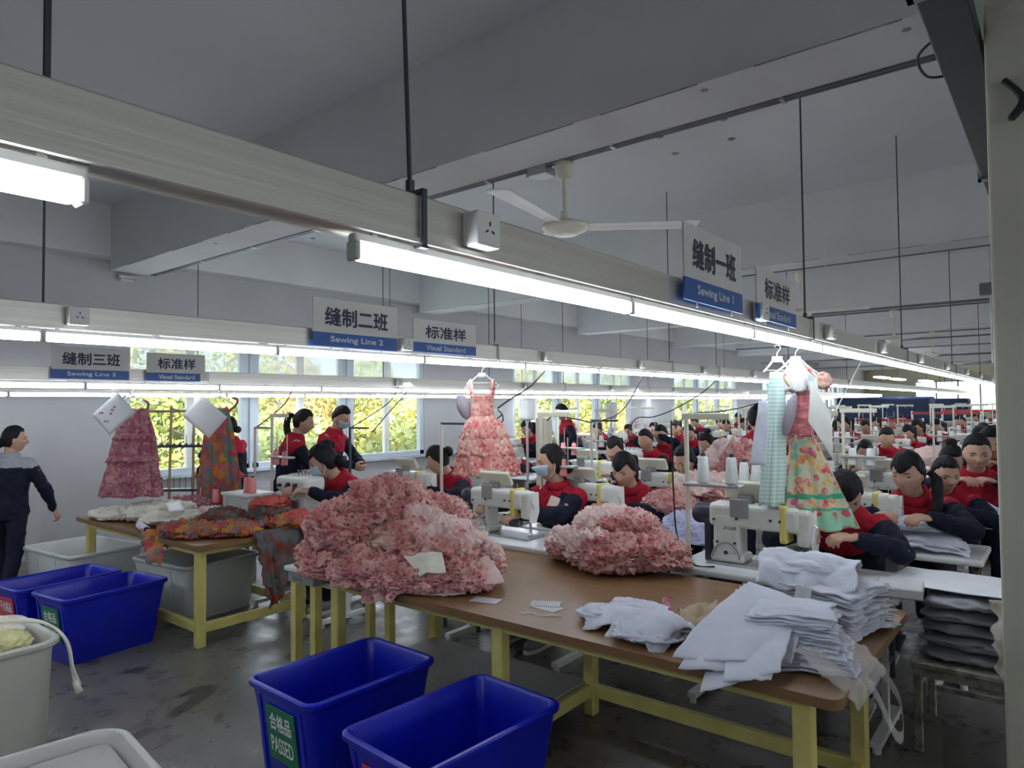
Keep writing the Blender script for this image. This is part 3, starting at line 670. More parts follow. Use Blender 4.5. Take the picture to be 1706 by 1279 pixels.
def make_person(loc, rz, label, seated=True, lean=.25, hy=0, hp=0, hl=(.56, .13, .86), hr=(.56, -.13, .86), hair='bun', mask=False, bangs=0, top='red', s=1.1, vox=.0068, group=None, side=0, detail=True, hip=None, seed=0, curl=.6, stride=.0, crown=0, cap=False):
    root = empty('person', loc, rz, label, 'person', group); root.scale = (s, s, s)
    hz = hip if hip else (.50 if seated else .86)
    P0 = Vector((0, 0, hz)); up = Vector((math.sin(lean), 0, math.cos(lean))); up2 = Vector((math.sin(lean*1.45), math.sin(side), math.cos(lean*1.45))).normalized()
    w1 = P0+up*.13; ch = P0+up*.28; nb = ch+up2*.20; fw = Vector((up2.z, 0, -up2.x))
    nk = nb+up2*.055+fw*.012; Hm = Matrix.Rotation(hy, 4, 'Z') @ Matrix.Rotation(hp, 4, 'Y')
    hc = nk+up2*.03+(Hm.to_3x3() @ Vector((.022, 0, .085))); HM = Matrix.Translation(hc) @ Hm
    lat = Vector((0, 1, 0)); sh = {1: nb-up2*.055+lat*.165, -1: nb-up2*.055-lat*.165}
    tgt = {1: hl, -1: hr}; el = {}; wr = {}
    for sd in (1, -1): el[sd], wr[sd] = ik(sh[sd], tgt[sd], .275, .235, (-.3, sd*1.0, -.45))
    hipj = {sd: P0+Vector((0, sd*.085, -.01)) for sd in (1, -1)}
    if seated: kn = {sd: Vector((.40, sd*.11, .50)) for sd in (1, -1)}; an = {sd: Vector((.40+.03*sd, sd*.12, .09)) for sd in (1, -1)}
    else: kn = {sd: Vector((.03+sd*stride*.5, sd*.095, .46)) for sd in (1, -1)}; an = {sd: Vector((-.02+sd*stride, sd*.10, .09)) for sd in (1, -1)}
    tors = [P0-up*.06, P0, w1, ch, ch+up2*.10, nb-up2*.02, nb+up2*.02, nk, nk+up2*.05]
    trad = [(.08, .12), (.108, .155), (.095, .132), (.108, .150), (.10, .165), (.07, .12), (.055, .065), (.050, .052), (.048, .05)]
    b = MB(); loft(b, tors, trad)
    for sd in (1, -1):
        limb(b, sh[sd], el[sd], .050, .038); limb(b, el[sd], wr[sd], .038, .025)
        d = (wr[sd]-el[sd]).normalized(); hd = (d+Vector((.35, -sd*.1, -.15))).normalized() if seated else (d+Vector((.1, 0, -.2))).normalized()
        pn = Vector((0, -sd*.35, -1)) if seated else Vector((0.1, -sd, 0))
        if detail: hand(b, wr[sd], hd, pn, -sd if False else (1 if (d.cross(pn)).dot(Vector((0, -sd, .3))) > 0 else -1), curl)
        else: b.ell(wr[sd]+hd*.06, (.06, .035, .02), Matrix((hd, hd.orthogonal().normalized(), hd.cross(hd.orthogonal().normalized()))).transposed(), 10, 7)
        limb(b, hipj[sd], kn[sd], .078, .055); limb(b, kn[sd], an[sd], .054, .036)
    hp_ = head_shape(HD); hv = [HM @ Vector(p) for p in hp_]; b.add(hv, HF)
    for sd in (1, -1): b.ell(HM @ Vector((-.006, sd*.075, -.008)), (.018, .008, .030), HM.to_3x3() @ Matrix.Rotation(sd*.35, 3, 'Z'), 12, 8)
    body = remesh(b, vox if detail else .012); link(body, 'body', M['skin'], root)
    # eyes, brows, lips
    def onface(y, z, dx=0):
        yy = y/.076; zz = z/.118; r2 = yy*yy+zz*zz; D = np.array([[math.sqrt(max(.05, 1-r2)), yy/(1-.30*max(0, -zz)**1.6), zz]]); D /= np.linalg.norm(D); p = head_shape(D)[0]
        return Vector((p[0]+dx, y, z))
    if detail:
        ey = MB(); br = MB()
        for sd in (1, -1):
            ey.ell(HM @ onface(sd*.031, .004, -.001), (.006, .0155, .0052), HM.to_3x3() @ Matrix.Rotation(sd*.30, 3, 'Z'), 12, 8)
            br.tube([HM @ onface(sd*(.017+.028*k/4), .024+.004*math.sin(k*.8), .0015) for k in range(5)], [.0015, .0026, .0026, .002, .001], 6)
        ey.build('eyes', M['eye'], root, smooth=True); br.build('eyebrows', M['hair'], root)
        if not mask: MB().ell(HM @ onface(0, -.0665, -.0015), (.006, .021, .0065), HM.to_3x3(), 12, 8).build('lips', M['lip'], root, smooth=True)
    # hair
    D = HD; base = head_shape(D); x, y, z = D[:, 0], D[:, 1], D[:, 2]
    ang = np.arctan2(np.abs(y), x)                                  # 0 at the face
    line = np.where(ang < .9, .62-bangs*.55*np.exp(-(ang/.75)**2), .62-(ang-.9)*1.25)
    if hair == 'short': line = np.where(ang < .9, .60, np.where(ang < 1.5, .60-(ang-.9)*.5, .15-(ang-1.5)*.55))
    line = np.maximum(line, -.62); k = 1/(1+np.exp(-(z-line)*34)); nz = fbm(D*np.array([3, 9, 2])+seed, 2)
    f = .93+k*(.17+.05*nz+.03*np.clip(z, 0, 1)+.05*crown); hv = base*f[:, None]+np.array([-.004, 0, .004]); 
    h = MB(); h.add([HM @ Vector(p) for p in hv], HF)
    if hair == 'bun': h.ell(HM @ Vector((-.115, 0, .035)), (.042, .05, .046), HM.to_3x3(), 14, 10)
    if hair == 'lowbun': h.ell(HM @ Vector((-.11, 0, -.035)), (.045, .055, .045), HM.to_3x3(), 14, 10)
    if hair == 'topbun': h.ell(HM @ Vector((-.06, 0, .135)), (.04, .045, .03), HM.to_3x3(), 14, 10)
    if hair == 'pony':
        p = HM @ Vector((-.10, 0, .03)); q = HM @ Vector((-.15, 0, .03)); e = q+Vector((-.01, -.02, -.30)); h.tube(spline([p, q, q.lerp(e, .35)+Vector((-.02, 0, 0)), q.lerp(e, .7), e], 4), [.02]*4+[.032]*4+[.034]*4+[.026]*4+[.008], 10)
    if hair == 'sidepony':
        p = HM @ Vector((-.06, .085, .0)); e = p+Vector((.05, .03, -.28)); h.tube(spline([p, p+Vector((0, .035, -.04)), p.lerp(e, .5)+Vector((0, .03, 0)), e], 5), [.02]*5+[.032]*5+[.028]*5+[.008], 10)
    hm = h.build('hair', M['hair'], root, smooth=True)
    if detail: wrinkle(hm.data, .006, 30, seed, (1, 1, .2))
    if mask:
        mk = MB(); nu, nv = 18, 12; G = np.zeros((nu+1, nv+1, 3))
        for i in range(nu+1):
            for j in range(nv+1):
                a = (i/nu-.5)*2.3; zz = .0-.10*j/nv; zz2 = zz-.012*(1-abs(a)/1.15)+.0
                rr = 1.0; d = np.array([[math.cos(a), math.sin(a), zz2/.118*1.0]]); d /= np.linalg.norm(d); q = head_shape(d)[0]
                out_ = np.array([math.cos(a), math.sin(a), 0]); bul = .008+.014*math.exp(-(a/.5)**2)*math.sin(math.pi*min(1, (j+1)/nv))+.0012*math.sin(j*2.2)
                G[i, j] = q+out_*bul
        for i in range(nu+1):
            for j in range(nv+1): G[i, j] = HM @ Vector(G[i, j])
        mk.grid(G); mo = mk.build('face_mask', M['mask'], root, smooth=True, solid=.002)
        st = MB()
        for sd in (1, -1):
            for zz in (-.01, -.085): st.tube([HM @ Vector((.03, sd*.070, zz)), HM @ Vector((.0, sd*.080, zz*.6)), HM @ Vector((-.014, sd*.080, .0))], .0016, 5)
        st.build('ear_loops', M['wplast'], root)
    # jacket
    j = MB(); e_ = .020
    loft(j, [P0-up*.10]+tors[1:7]+[nb+up2*.035], [(.115, .165)]+[(a+e_+.008, c+e_+.004) for a, c in trad[1:7]]+[(.070, .072)])
    for sd in (1, -1):
        limb(j, sh[sd]+Vector((0, 0, -.008)), el[sd], .066, .054); we = wr[sd].lerp(el[sd], .06); limb(j, el[sd], we, .058, .042)
    jm = remesh(j, .012 if detail else .02); wrinkle(jm, .022, 9, seed+3, (1, 1, 1)); 
    if detail: wrinkle(jm, .006, 22, seed+5)
    yoke, low = (M['red'], M['navy']) if top == 'red' else (M['greyj'], M['navy'])
    link(jm, 'jacket', [low, yoke], root)
    n = len(jm.polygons); c = np.zeros(n*3); jm.polygons.foreach_get('center', c); c = c.reshape(-1, 3)
    t = (c-np.array(ch))@np.array(up2); mi = (t > .035).astype(int)
    if top != 'red': mi = (t > .105+.0*c[:, 1]-.25*np.abs(np.abs(c[:, 1]-.0))*0).astype(int)
    for sd in (1, -1):
        for A, B_, lim, rad in ((sh[sd], el[sd], .18, .10), (el[sd], wr[sd], -9, .098)):
            A = np.array(A); B_ = np.array(B_); ab = B_-A; u = (c-A)@ab/(ab@ab); q = A+np.clip(u, 0, 1)[:, None]*ab; mi[(np.linalg.norm(c-q, axis=1) < rad) & (u > lim)] = 0
    jm.polygons.foreach_set('material_index', mi.tolist())
    col_ = MB(); Rk = []
    for i in range(21):
        a = 2*math.pi*i/20+.25; rr = .066+.006*math.sin(a*3)
        if i == 20: break
        Rk.append([tuple(nb+up2*(.015+hh)+Vector((up2.z*math.cos(a), math.sin(a), -up2.x*math.cos(a)))*(rr+oo)) for hh, oo in ((0, .004), (.022, -.004), (.034, .0), (.022, .014), (-.012, .026))])
    col_.grid(Rk, closed_u=True); col_.build('collar', yoke if top == 'red' else M['greyj'], root, smooth=True, solid=.004)
    # trousers and shoes
    tr = MB(); loft(tr, [P0-up*.09, P0-up*.02, P0+up*.05], [(.10, .14), (.118, .165), (.105, .15)])
    for sd in (1, -1): limb(tr, hipj[sd], kn[sd], .092, .070); limb(tr, kn[sd], an[sd]+Vector((0, 0, .03)), .068, .056)
    tm = remesh(tr, .016 if detail else .024); wrinkle(tm, .012, 8, seed+9); link(tm, 'trousers', M['navy'], root)
    for sd in (1, -1):
        sh_ = MB(); a = an[sd]; sh_.ell((a.x+.05, a.y, .045), (.135, .046, .045), None, 14, 9).ell((a.x-.02, a.y, .06), (.06, .042, .05), None, 12, 8)
        so_ = sh_.build('shoe', M['shoe'], root, smooth=True); MB().prism([(a.x-.085, a.y-.035), (a.x+.13, a.y-.042), (a.x+.175, a.y-.02), (a.x+.175, a.y+.02), (a.x+.13, a.y+.042), (a.x-.085, a.y+.035)], 0, .022).build('sole', M['wplast'], so_)
    return root
PI = math.pi
def seat(px, d): return tuple(atd(px, 800, d).xy)+(0,)
def floor_at(px, py_top, z): return atz(px, py_top, z)
# (facing: rz = pi looks along -X, towards the table in the foreground)
W1 = make_person(seat(938, 5.42), PI, 'woman in red and navy with blue mask below her nose, behind the near machine', lean=.12, hy=-.75, hp=.05, hair='lowbun', mask=True, hl=(.50, .02, .84), hr=(.48, -.30, .88), s=1.12, seed=1, crown=.4)
MB().prism([(0, 0), (.075, -.02), (.07, .09), (.015, .075)], 0, .004, M=Matrix.Translation((.17, .02, .93)) @ Matrix.Rotation(1.2, 4, 'Y')).build('pink_collar_flap', M['cpink'], W1)
R1 = make_person((4.76, 1.06, 0), PI, 'woman bowed over her machine behind the flowered dress, black hair tied back', lean=.42, hy=.5, hp=.65, hair='lowbun', s=1.15, seed=2, bangs=.6, crown=.5)
R2 = make_person((5.62, .82, 0), PI, 'young woman with fringe and side ponytail leaning over the machine, red and navy jacket', lean=.40, hy=-.25, hp=.22, hair='sidepony', bangs=.75, s=1.17, seed=3, crown=.8)
R3 = make_person((6.45, .74, 0), PI, 'person half hidden behind the ponytailed woman, face in shadow, red jacket', lean=.40, hy=.5, hp=.25, hair='short', bangs=.4, s=1.10, seed=4, crown=.6)
R4 = make_person((6.95, .60, 0), PI+.1, 'broad-faced worker with short black hair and red jacket holding white cloth near the pillar', lean=.32, hy=.12, hp=.22, hair='short', hl=(.46, .10, .93), hr=(.48, -.12, .93), s=1.2, seed=5, crown=.3)
R5 = make_person((8.55, .59, 0), PI, 'worker with thick black hair looking down, partly hidden by the pillar side, red jacket', lean=.35, hy=.2, hp=.3, hair='short', hl=(.46, .08, .93), hr=(.46, -.1, .93), s=1.22, seed=6, crown=1.2)
R6 = make_person((7.66, .84, 0), PI, 'person behind the broad-faced worker showing only a curly black bun', lean=.35, hy=.4, hp=.5, hair='topbun', s=1.12, seed=7, detail=False, crown=.8)
R7 = make_person((9.4, .38, 0), PI, 'worker cut off by the pillar edge, black hair and red jacket', lean=.3, hp=.3, hair='short', s=1.18, seed=8, detail=False)
B1 = make_person(seat(1066, 5.7), PI+.15, 'older woman with fringe looking down and aside, red and navy jacket, behind the blossom garments', lean=.34, hy=-.15, hp=.35, hair='pony', bangs=.7, s=1.12, seed=9, crown=.7)
B2 = make_person(seat(1168, 6.5), PI, 'woman looking down past the thread stand pole, red jacket, black hair', lean=.36, hy=-.2, hp=.35, hair='lowbun', s=1.12, seed=10, crown=.4)
C1 = make_person(seat(1048, 7.9), PI, 'woman with ponytail in red jacket sewing in the second line', lean=.33, hy=.1, hp=.4, hair='pony', bangs=.5, s=1.14, seed=11, detail=False)
C2 = make_person(seat(1094, 9.2), PI, 'worker with glasses-like shadow and short hair, red and navy jacket, beside pink blossom cloth', lean=.28, hy=-.2, hp=.25, hair='short', s=1.14, seed=12, detail=False)
C2['label'] = 'worker with short black hair in red and navy jacket behind pink blossom cloth'
C3 = make_person(seat(1112, 10.1), PI, 'worker lifting pink cloth in front of a grey wall pier, short black hair', lean=.15, hp=.3, hair='short', s=1.14, seed=13, detail=False, hl=(.32, .05, 1.12), hr=(.32, -.05, 1.12))
C4 = make_person(seat(1160, 11.6), PI, 'small distant worker in red jacket before the yellow window, back of head bowed', lean=.25, hp=.5, hair='short', s=1.14, seed=14, detail=False)
C5 = make_person(seat(1200, 8.6), PI, 'woman with curly top bun bowed over striped red cloth', lean=.38, hy=-.3, hp=.35, hair='topbun', s=1.15, seed=15, detail=False)
L1 = make_person(seat(606, 6.35), PI, 'masked woman bent low over her machine behind the big blossom pile, red jacket', lean=.45, hy=-.7, hp=.40, hair='lowbun', mask=True, s=1.2, seed=16, bangs=.4, crown=.6)
L2 = make_person(seat(606, 6.95), PI, 'worker with face down on folded arms, only black hair and navy sleeve showing', lean=.55, hy=.6, hp=.8, hair='short', s=1.12, seed=17, detail=False, crown=1)
L3 = make_person(seat(418, 7.9), PI*.8, 'worker bowed behind the grey crate and thread cones, dark hair', lean=.50, hy=.0, hp=.5, hl=(.40, .1, .80), hr=(.40, -.1, .80), hair='short', s=1.12, seed=18, detail=False)
L4 = make_person(seat(392, 8.4), PI*.6, 'worker standing behind the hanging paisley dress, seen past its paper', seated=False, lean=.1, hy=.4, hair='lowbun', s=1.0, seed=19, detail=False)
S1 = make_person(seat(478, 7.1), -.45, 'woman standing with her back turned at the window, ponytail, red yoke jacket', seated=False, lean=.14, hy=-.35, hp=.3, hair='pony', hl=(.36, .1, 1.02), hr=(.36, -.1, 1.02), s=1.06, seed=20)
S2 = make_person(seat(540, 7.75), -1.15, 'masked person standing at the window looking down to the right, red yoke jacket', seated=False, lean=.20, hy=-.15, hp=.4, hair='short', mask=True, hl=(.38, .1, 1.0), hr=(.38, -.1, 1.0), s=1.09, seed=21, crown=.6)
D1 = make_person(seat(772, 6.9), PI, 'woman bowed at her machine behind the hanging pink ruffled dress', lean=.35, hy=-.9, hp=.4, hair='bun', s=1.12, seed=22, detail=False, bangs=.4)
E1 = make_person(seat(948, 11.2), PI*.75, 'person standing far back with back turned before the bright window, red and navy jacket', seated=False, lean=.05, hp=.35, hair='short', hl=(.12, .28, .95), hr=(.12, -.28, .95), s=1.08, seed=23, detail=False)
E2 = make_person(seat(893, 10.0), PI*.9, 'worker bent down beside the white post, red yoke showing', lean=.75, hp=.7, hair='short', s=1.12, seed=24, detail=False)
T1 = make_person(seat(1264, 7.2), .4, 'tall person with a dark topknot standing with back turned beyond the hanging dress', seated=False, lean=.12, hy=.3, hair='topbun', s=1.04, seed=25, detail=False, top='red', crown=.4)
N1 = make_person(seat(14, 6.25), .85, 'person in navy uniform with grey yoke walking past the wall, dark hair tied back', seated=False, lean=.03, hy=-1.15, hp=.05, hair='lowbun', hl=(.0, .34, .80), hr=(.16, -.33, .82), s=.97, seed=26, top='grey', curl=.5, stride=.20)
# distant workers, a few patterns copied down the lines
far = [make_person((0, 0, 0), PI, None, lean=.35, hy=.2, hp=.4, hair='short', s=1.12, seed=31, detail=False), make_person((0, 0, 0), PI, None, lean=.3, hy=-.3, hp=.3, hair='pony', bangs=.5, s=1.12, seed=32, detail=False), make_person((0, 0, 0), PI, None, lean=.4, hy=0, hp=.5, hair='bun', s=1.12, seed=33, detail=False)]
fl = ['short black hair', 'a ponytail', 'a hair bun']
FARPOS = []
rr = random.Random(3)
NAMED = [o.location.xy.copy() for o in bpy.data.objects if o.name.startswith('person') and 'label' in o and o.location.length > .1]
RACKS = [atd(1475, 690, 20).xy, atd(1530, 688, 24).xy]
for y0, xs0 in ((.88, 10.4), (1.98, 8.2), (3.2, 8.2), (4.6, 9.8), (5.85, 8.9), (7.6, 10.2)):
    x = xs0
    while x < 33:
        c_ = Vector((x+rr.uniform(-.04, .04), y0+rr.uniform(-.04, .04)))
        if rr.random() < .92 and all((c_-q_).length > 1.25 for q_ in NAMED) and all(abs(c_.x-q_.x) > 1.5 or abs(c_.y-q_.y) > 2.2 for q_ in RACKS): FARPOS.append((c_.x, c_.y))
        x += 1.25
usedf = set()
for x, y in FARPOS:
    k = rr.randrange(3)
    if k not in usedf: usedf.add(k); o = far[k]
    else: o = copy_tree(far[k])
    o.location = (x, y, 0); o.rotation_euler = (0, 0, PI+rr.uniform(-.25, .25)); o.scale = (rr.uniform(1.08, 1.2),)*3
    tag(o, 'distant seated sewing worker with %s in red and navy jacket' % fl[k], 'person', 'distant seated workers with '+fl[k])

# ------------------------------------------------------------------ work tables
def frame_table(name, x0, x1, y0, y1, legs, zt, lab, cat, stretch=True, shelf=None):
    t = empty(name, (x0, y0, 0), 0, lab, cat); X1 = x1-x0; Y1 = y1-y0
    # tabletop with rounded corners
    bm = bmesh.new(); r = .05; pl = []
    for cx, cy, a0 in ((X1-r, Y1-r, 0), (r, Y1-r, 90), (r, r, 180), (X1-r, r, 270)):
        for k in range(5): a = math.radians(a0+k*22.5); pl.append((cx+r*math.cos(a), cy+r*math.sin(a)))
    MB().prism(pl, zt-.032, zt).build('tabletop', M['wood'], t); bm.free()
    MB().prism([(a*1.0, b) for a, b in pl], zt-.036, zt-.031).build('edge_band', M['woodedge'], t)
    for lx, ly in legs: MB().rbox(lx-.033-x0, lx+.033-x0, ly-.033-y0, ly+.033-y0, 0, zt-.036, .006, 1).build('leg', M['yellow'], t)
    xs_ = sorted(set(l[0] for l in legs)); ys_ = sorted(set(l[1] for l in legs))
    ap = MB()
    for lx in xs_: ap.box(lx-.02-x0, lx+.02-x0, ys_[0]-y0, ys_[-1]-y0, zt-.085, zt-.036)
    for ly in ys_: ap.box(xs_[0]-x0, xs_[-1]-x0, ly-.02-y0, ly+.02-y0, zt-.085, zt-.036)
    ap.build('apron', M['yellow'], t)
    for lx in xs_: MB().rbox(lx-.02-x0, lx+.02-x0, ys_[0]-y0, ys_[-1]-y0, .10, .17, .004, 1).build('stretcher', M['yellow'], t)
    for ly in ys_: MB().rbox(xs_[0]-x0, xs_[-1]-x0, ly-.02-y0, ly+.02-y0, .10, .17, .004, 1).build('stretcher', M['yellow'], t)
    if shelf: MB().box(shelf[0]-x0, shelf[1]-x0, shelf[2]-y0, shelf[3]-y0, .171, .186).build('shelf_board', M['board'], t)
    return t
NT = frame_table('work_table', 2.44, 3.70, .60, 3.45, [(x, y) for x in (2.53, 3.32) for y in (.74, 2.12, 3.36)], .75, 'long wooden work table with yellow steel legs carrying piles of white and pink garments', 'table', shelf=(2.56, 3.3, 2.14, 3.34))
# the front stretcher is left open to let the bins slide in: keep only end ones
for c in list(NT.children):
    if c.name.startswith('stretcher'):
        bb = [v.co for v in c.data.vertices]
        if max(v.x for v in bb) < .15: bpy.data.objects.remove(c)
LT = frame_table('work_table', 2.42, 3.42, 4.84, 7.12, [(x, y) for x in (2.50, 3.34) for y in (4.94, 6.95)], .75, 'wooden work table with yellow legs under cream cloth and paisley fabric', 'table')
# small white tabletop end with writing at the far end of the near table
st = empty('side_table', (2.45, 3.50, 0), 0, 'small white-topped side table end peeking out left of the blossom pile', 'table')
MB().rbox(0, .7, 0, .30, .725, .755, .006, 1).build('tabletop', M['whitetop'], st); MB().box(.02, .68, .02, .28, .66, .725).build('apron', M['grplast'], st); 
for lx, ly in ((.06, .25), (.64, .25), (.06, .05), (.64, .05)): MB().box(lx-.025, lx+.025, ly-.025, ly+.025, 0, .66).build('leg', M['yellow'], st)
put_text(st, 'QUICK', .028, face((-.0, .15, .69), (0, -1, 0)), M['ink'], width=.10)

# sewing tables, machines, thread stands, stools: one of each, then copies
def sewing_table():
    t = empty('sewing_table', (0, 0, 0)); MB().rbox(0, .56, -.60, .60, .745, .785, .012, 2).build('tabletop', M['whitetop'], t)
    for sy in (-.48, .48):
        b = MB(); b.box(.06, .50, sy-.02, sy+.02, .70, .745); b.box(.255, .305, sy-.015, sy+.015, .05, .70); b.box(.02, .54, sy-.025, sy+.025, .03, .06)
        for fx in (.04, .52): b.cyl((fx, sy, 0), (fx, sy, .03), .02, seg=8)
        b.build('leg', M['wplast'], t)
    MB().box(.265, .295, -.465, .465, .22, .26).build('crossbar', M['wplast'], t)
    MB().rbox(.12, .44, -.15, .20, .60, .744, .02, 2).build('motor_tray', M['grplast'], t)
    MB().rbox(.14, .30, .27, .42, .56, .744, .01, 1).build('control_box', M['dkplast'], t)
    b = MB().box(.18, .42, -.12, .12, .09, .11, 0, Matrix.Rotation(-.12, 4, 'Y')); b.cyl((.32, .08, .1), (.32, .10, .60), .006); b.build('treadle', M['dkplast'], t); return t
def sewing_machine():
    """operator on the +X side: column at +Y, needle at -Y"""
    t = empty('sewing_machine', (0, 0, 0))
    MB().rbox(-.085, .085, -.24, .24, -.004, .010, .006, 2).build('bed_plate', M['galv'], t)
    b = MB(); b.rbox(-.060, .060, .09, .215, .008, .235, .022, 3); b.rbox(-.058, .058, -.17, .235, .165, .275, .024, 3); b.rbox(-.048, .048, -.215, -.15, .11, .27, .022, 3)
    b.rbox(-.066, .066, .07, .225, .01, .05, .015, 2); b.build('machine_body', M['machine'], t, smooth=False)
    Rm = Matrix.Translation((-.067, .15, .05)) @ Matrix.Rotation(-PI/2, 4, 'Y')
    MB().tube([(-.064, .15+.062*math.cos(a), .03+.062*math.sin(a)*1.15) for a in [PI*k/14 for k in range(15)]], .005, 6).build('cover_ridge', M['grplast'], t)
    MB().cyl((-.062, .15, .055), (-.068, .15, .055), .010, seg=6).build('emblem', M['ink'], t)
    put_text(t, 'ZOJE', .016, face((-.0645, .13, .165), (0, -1, 0)), M['ink'], width=.06, bold=.015)
    sc_ = MB()
    for yy, zz in ((.10, .21), (.19, .10), (.11, .10), (-.05, .215), (-.09, .215), (.205, .20)): sc_.cyl((-.0585, yy, zz), (-.065, yy, zz), .006, seg=8)
    sc_.build('screws', M['ink'], t)
    MB().prism([(-.045, .015), (.0, .145), (.045, .145), (.05, .03), (.02, -.03), (-.03, -.03)], 0, .012, M=Matrix.Translation((0, -.212, .12)) @ Matrix.Rotation(PI/2, 4, 'X')).build('face_plate', M['wplast'], t)
    MB().cyl((0, -.19, .035), (0, -.19, .12), .0035, seg=8).cyl((.012, -.19, .02), (.012, -.19, .14), .005, seg=8).build('needle_bar', M['chrome'], t)
    MB().box(-.012, .024, -.2, -.18, .011, .018).box(.008, .016, -.194, -.186, .015, .05).build('presser_foot', M['chrome'], t)
    MB().tube([(-.02, -.216, .21), (-.03, -.235, .2), (-.02, -.235, .17)], .003, 6).cyl((0, -.16, .27), (0, -.16, .325), .003).cyl((0, -.10, .275), (0, -.10, .31), .003).build('thread_guides', M['chrome'], t)
    MB().lathe([(.02, 0), (.040, .004), (.048, .02), (.048, .07), (.04, .085), (.015, .088)], M=Matrix.Translation((0, .235, .215)) @ Matrix.Rotation(-PI/2, 4, 'X'), seg=20).build('handwheel_motor', M['dkplast'], t, smooth=True)
    MB().rbox(-.045, .035, .225, .262, .0, .20, .012, 2).build('belt_cover', M['dkplast'], t)
    MB().cyl((-.03, .20, -.01), (-.035, .215, .10), .008, seg=8).build('switch_lever', M['card'], t)
    c = MB().rbox(-.012, .014, -.13, .10, -.045, .045, .008, 2, M=Matrix.Translation((.0, .08, .335)) @ Matrix.Rotation(-.55, 4, 'Y')); c.build('control_panel', M['cream'], t)
    MB().rbox(-.02, .02, .04, .11, .27, .315, .006, 1).rbox(-.066, -.058, .045, .13, .215, .30, .004, 1).build('panel_bracket', M['grplast'], t)
    MB().rbox(-.062, .062, -.118, -.085, .12, .283, .01, 2).build('yellow_guard', M['ytape'], t)
    return t
def overlock():
    t = empty('overlock_machine', (0, 0, 0)); b = MB(); b.rbox(-.10, .10, -.17, .17, 0, .17, .02, 2); b.rbox(-.085, .085, -.15, .19, .17, .27, .03, 3); b.build('machine_body', M['machine'], t)
    s = MB()
    for yy, zz in ((.02, .22), (.06, .10), (-.06, .22), (-.10, .12), (.12, .21), (.0, .13), (-.02, .08)): s.cyl((-.085, yy, zz), (-.107, yy, zz), .012, seg=10)
    s.build('dials', M['dkplast'], t)
    MB().rbox(-.112, -.09, -.13, .02, .04, .13, .01, 2).build('looper_cover', M['galv'], t)
    g = MB()
    for yy in (-.08, -.04, 0, .04): g.cyl((0, yy, .26), (0, yy, .31), .004, seg=6).cyl((0, yy, .30), (0, yy, .307), .010, seg=8)
    g.build('thread_tension_posts', M['chrome'], t); return t
def stand(h=.72, bar=.22, shelf=.40, tall=True):
    t = empty('thread_stand', (0, 0, 0)); MB().cyl((0, 0, 0), (0, 0, h), .011, seg=10).cyl((0, 0, 0), (0, 0, .012), .03, seg=12).build('pole', M['cream'], t)
    if bar: MB().rbox(-.01, .01, -bar, .02, h-.02, h+.01, .003, 1).cyl((0, -bar+.02, h), (0, -bar+.02, h-.04), .003).cyl((0, -bar*.5, h), (0, -bar*.5, h-.04), .003).build('top_bar', M['cream'], t)
    MB().rbox(-.035, .035, -.27, .01, shelf-.02, shelf-.004, .004, 1).cyl((0, -.07, shelf-.01), (0, -.07, shelf+.17), .004, seg=6).cyl((0, -.21, shelf-.01), (0, -.21, shelf+.17), .004, seg=6).build('spool_shelf', M['galv'], t); return t
def cone(mk): 
    t = empty('thread_cone', (0, 0, 0)); MB().lathe([(.012, 0), (.031, .002), (.032, .012), (.024, .125), (.018, .132), (.01, .133)], seg=16).build('thread', M[mk], t, smooth=True); MB().lathe([(.008, .132), (.014, .133), (.012, .150), (.007, .151)], seg=12).build('spool_tip', M['dkplast'], t); return t
def stool():
    t = empty('work_stool', (0, 0, 0)); MB().rbox(-.17, .17, -.20, .20, .40, .44, .01, 1).build('seat', M['wood'], t)
    for sx in (-.14, .14):
        for sy in (-.17, .17): MB().box(sx-.014, sx+.014, sy-.014, sy+.014, 0, .40).build('leg', M['steel'], t)
    MB().box(-.14, .14, -.18, -.16, .12, .14).box(-.14, .14, .16, .18, .12, .14).build('stretchers', M['steel'], t); return t
PR = dict(tb=sewing_table(), mc=sewing_machine(), ov=overlock(), st=stand(), cw=cone('cone'), cp=cone('conep'), sl=stool()); UP = set()
CATS = dict(tb='sewing table', mc='sewing machine', ov='overlock machine', st='thread stand', cw='thread cone', cp='thread cone', sl='stool')
def put(k, loc, rz=0, label='', group=None, scale=None):
    if k not in UP: UP.add(k); o = PR[k]; o.location = loc; o.rotation_euler = (0, 0, rz); 
    else: o = copy_tree(PR[k]); o.location = loc; o.rotation_euler = (0, 0, rz)
    if scale: o.scale = (scale,)*3
    return tag(o, label, CATS[k], group)
TZ = .785
def station(x, y, who, group=None, machine='mc', stool_=True, sx=.62, st_=True, cones='cw', ms=None):
    """table in front of an operator who sits at (x, y) facing -X"""
    tx = x-.28-.56
    put('tb', (tx, y+.05, 0), 0, 'white-topped sewing table '+who, group and 'sewing tables '+group)
    put(machine, (tx+.27, y+.18, TZ), 0, {'mc': 'white straight-stitch sewing machine ', 'ov': 'white overlock machine '}[machine]+who, group and 'sewing machines '+group, ms)
    if stool_: put('sl', (x, y, 0), 0, 'dark-legged wooden stool '+who, group and 'stools '+group)
    if st_:
        put('st', (tx+.10, y+.52, TZ), 0, 'cream thread stand with tall pole '+who, group and 'thread stands '+group)
        for dy in (.07, .21): put(cones, (tx+.10, y+.52-dy, TZ+.398), 0, {'cw': 'white', 'cp': 'pink'}[cones]+' thread cone on the stand '+who, (group and 'thread cones '+group) or 'thread cones '+who)
def at_person(o, who, **k):
    station(o.location.x, o.location.y-.05, who, stool_=False, **k)
at_person(W1, 'of the masked woman behind the near table', st_=False, ms=1.22)
station(4.60, 1.20, 'behind the flowered dress', ms=1.30, st_=False, stool_=False)
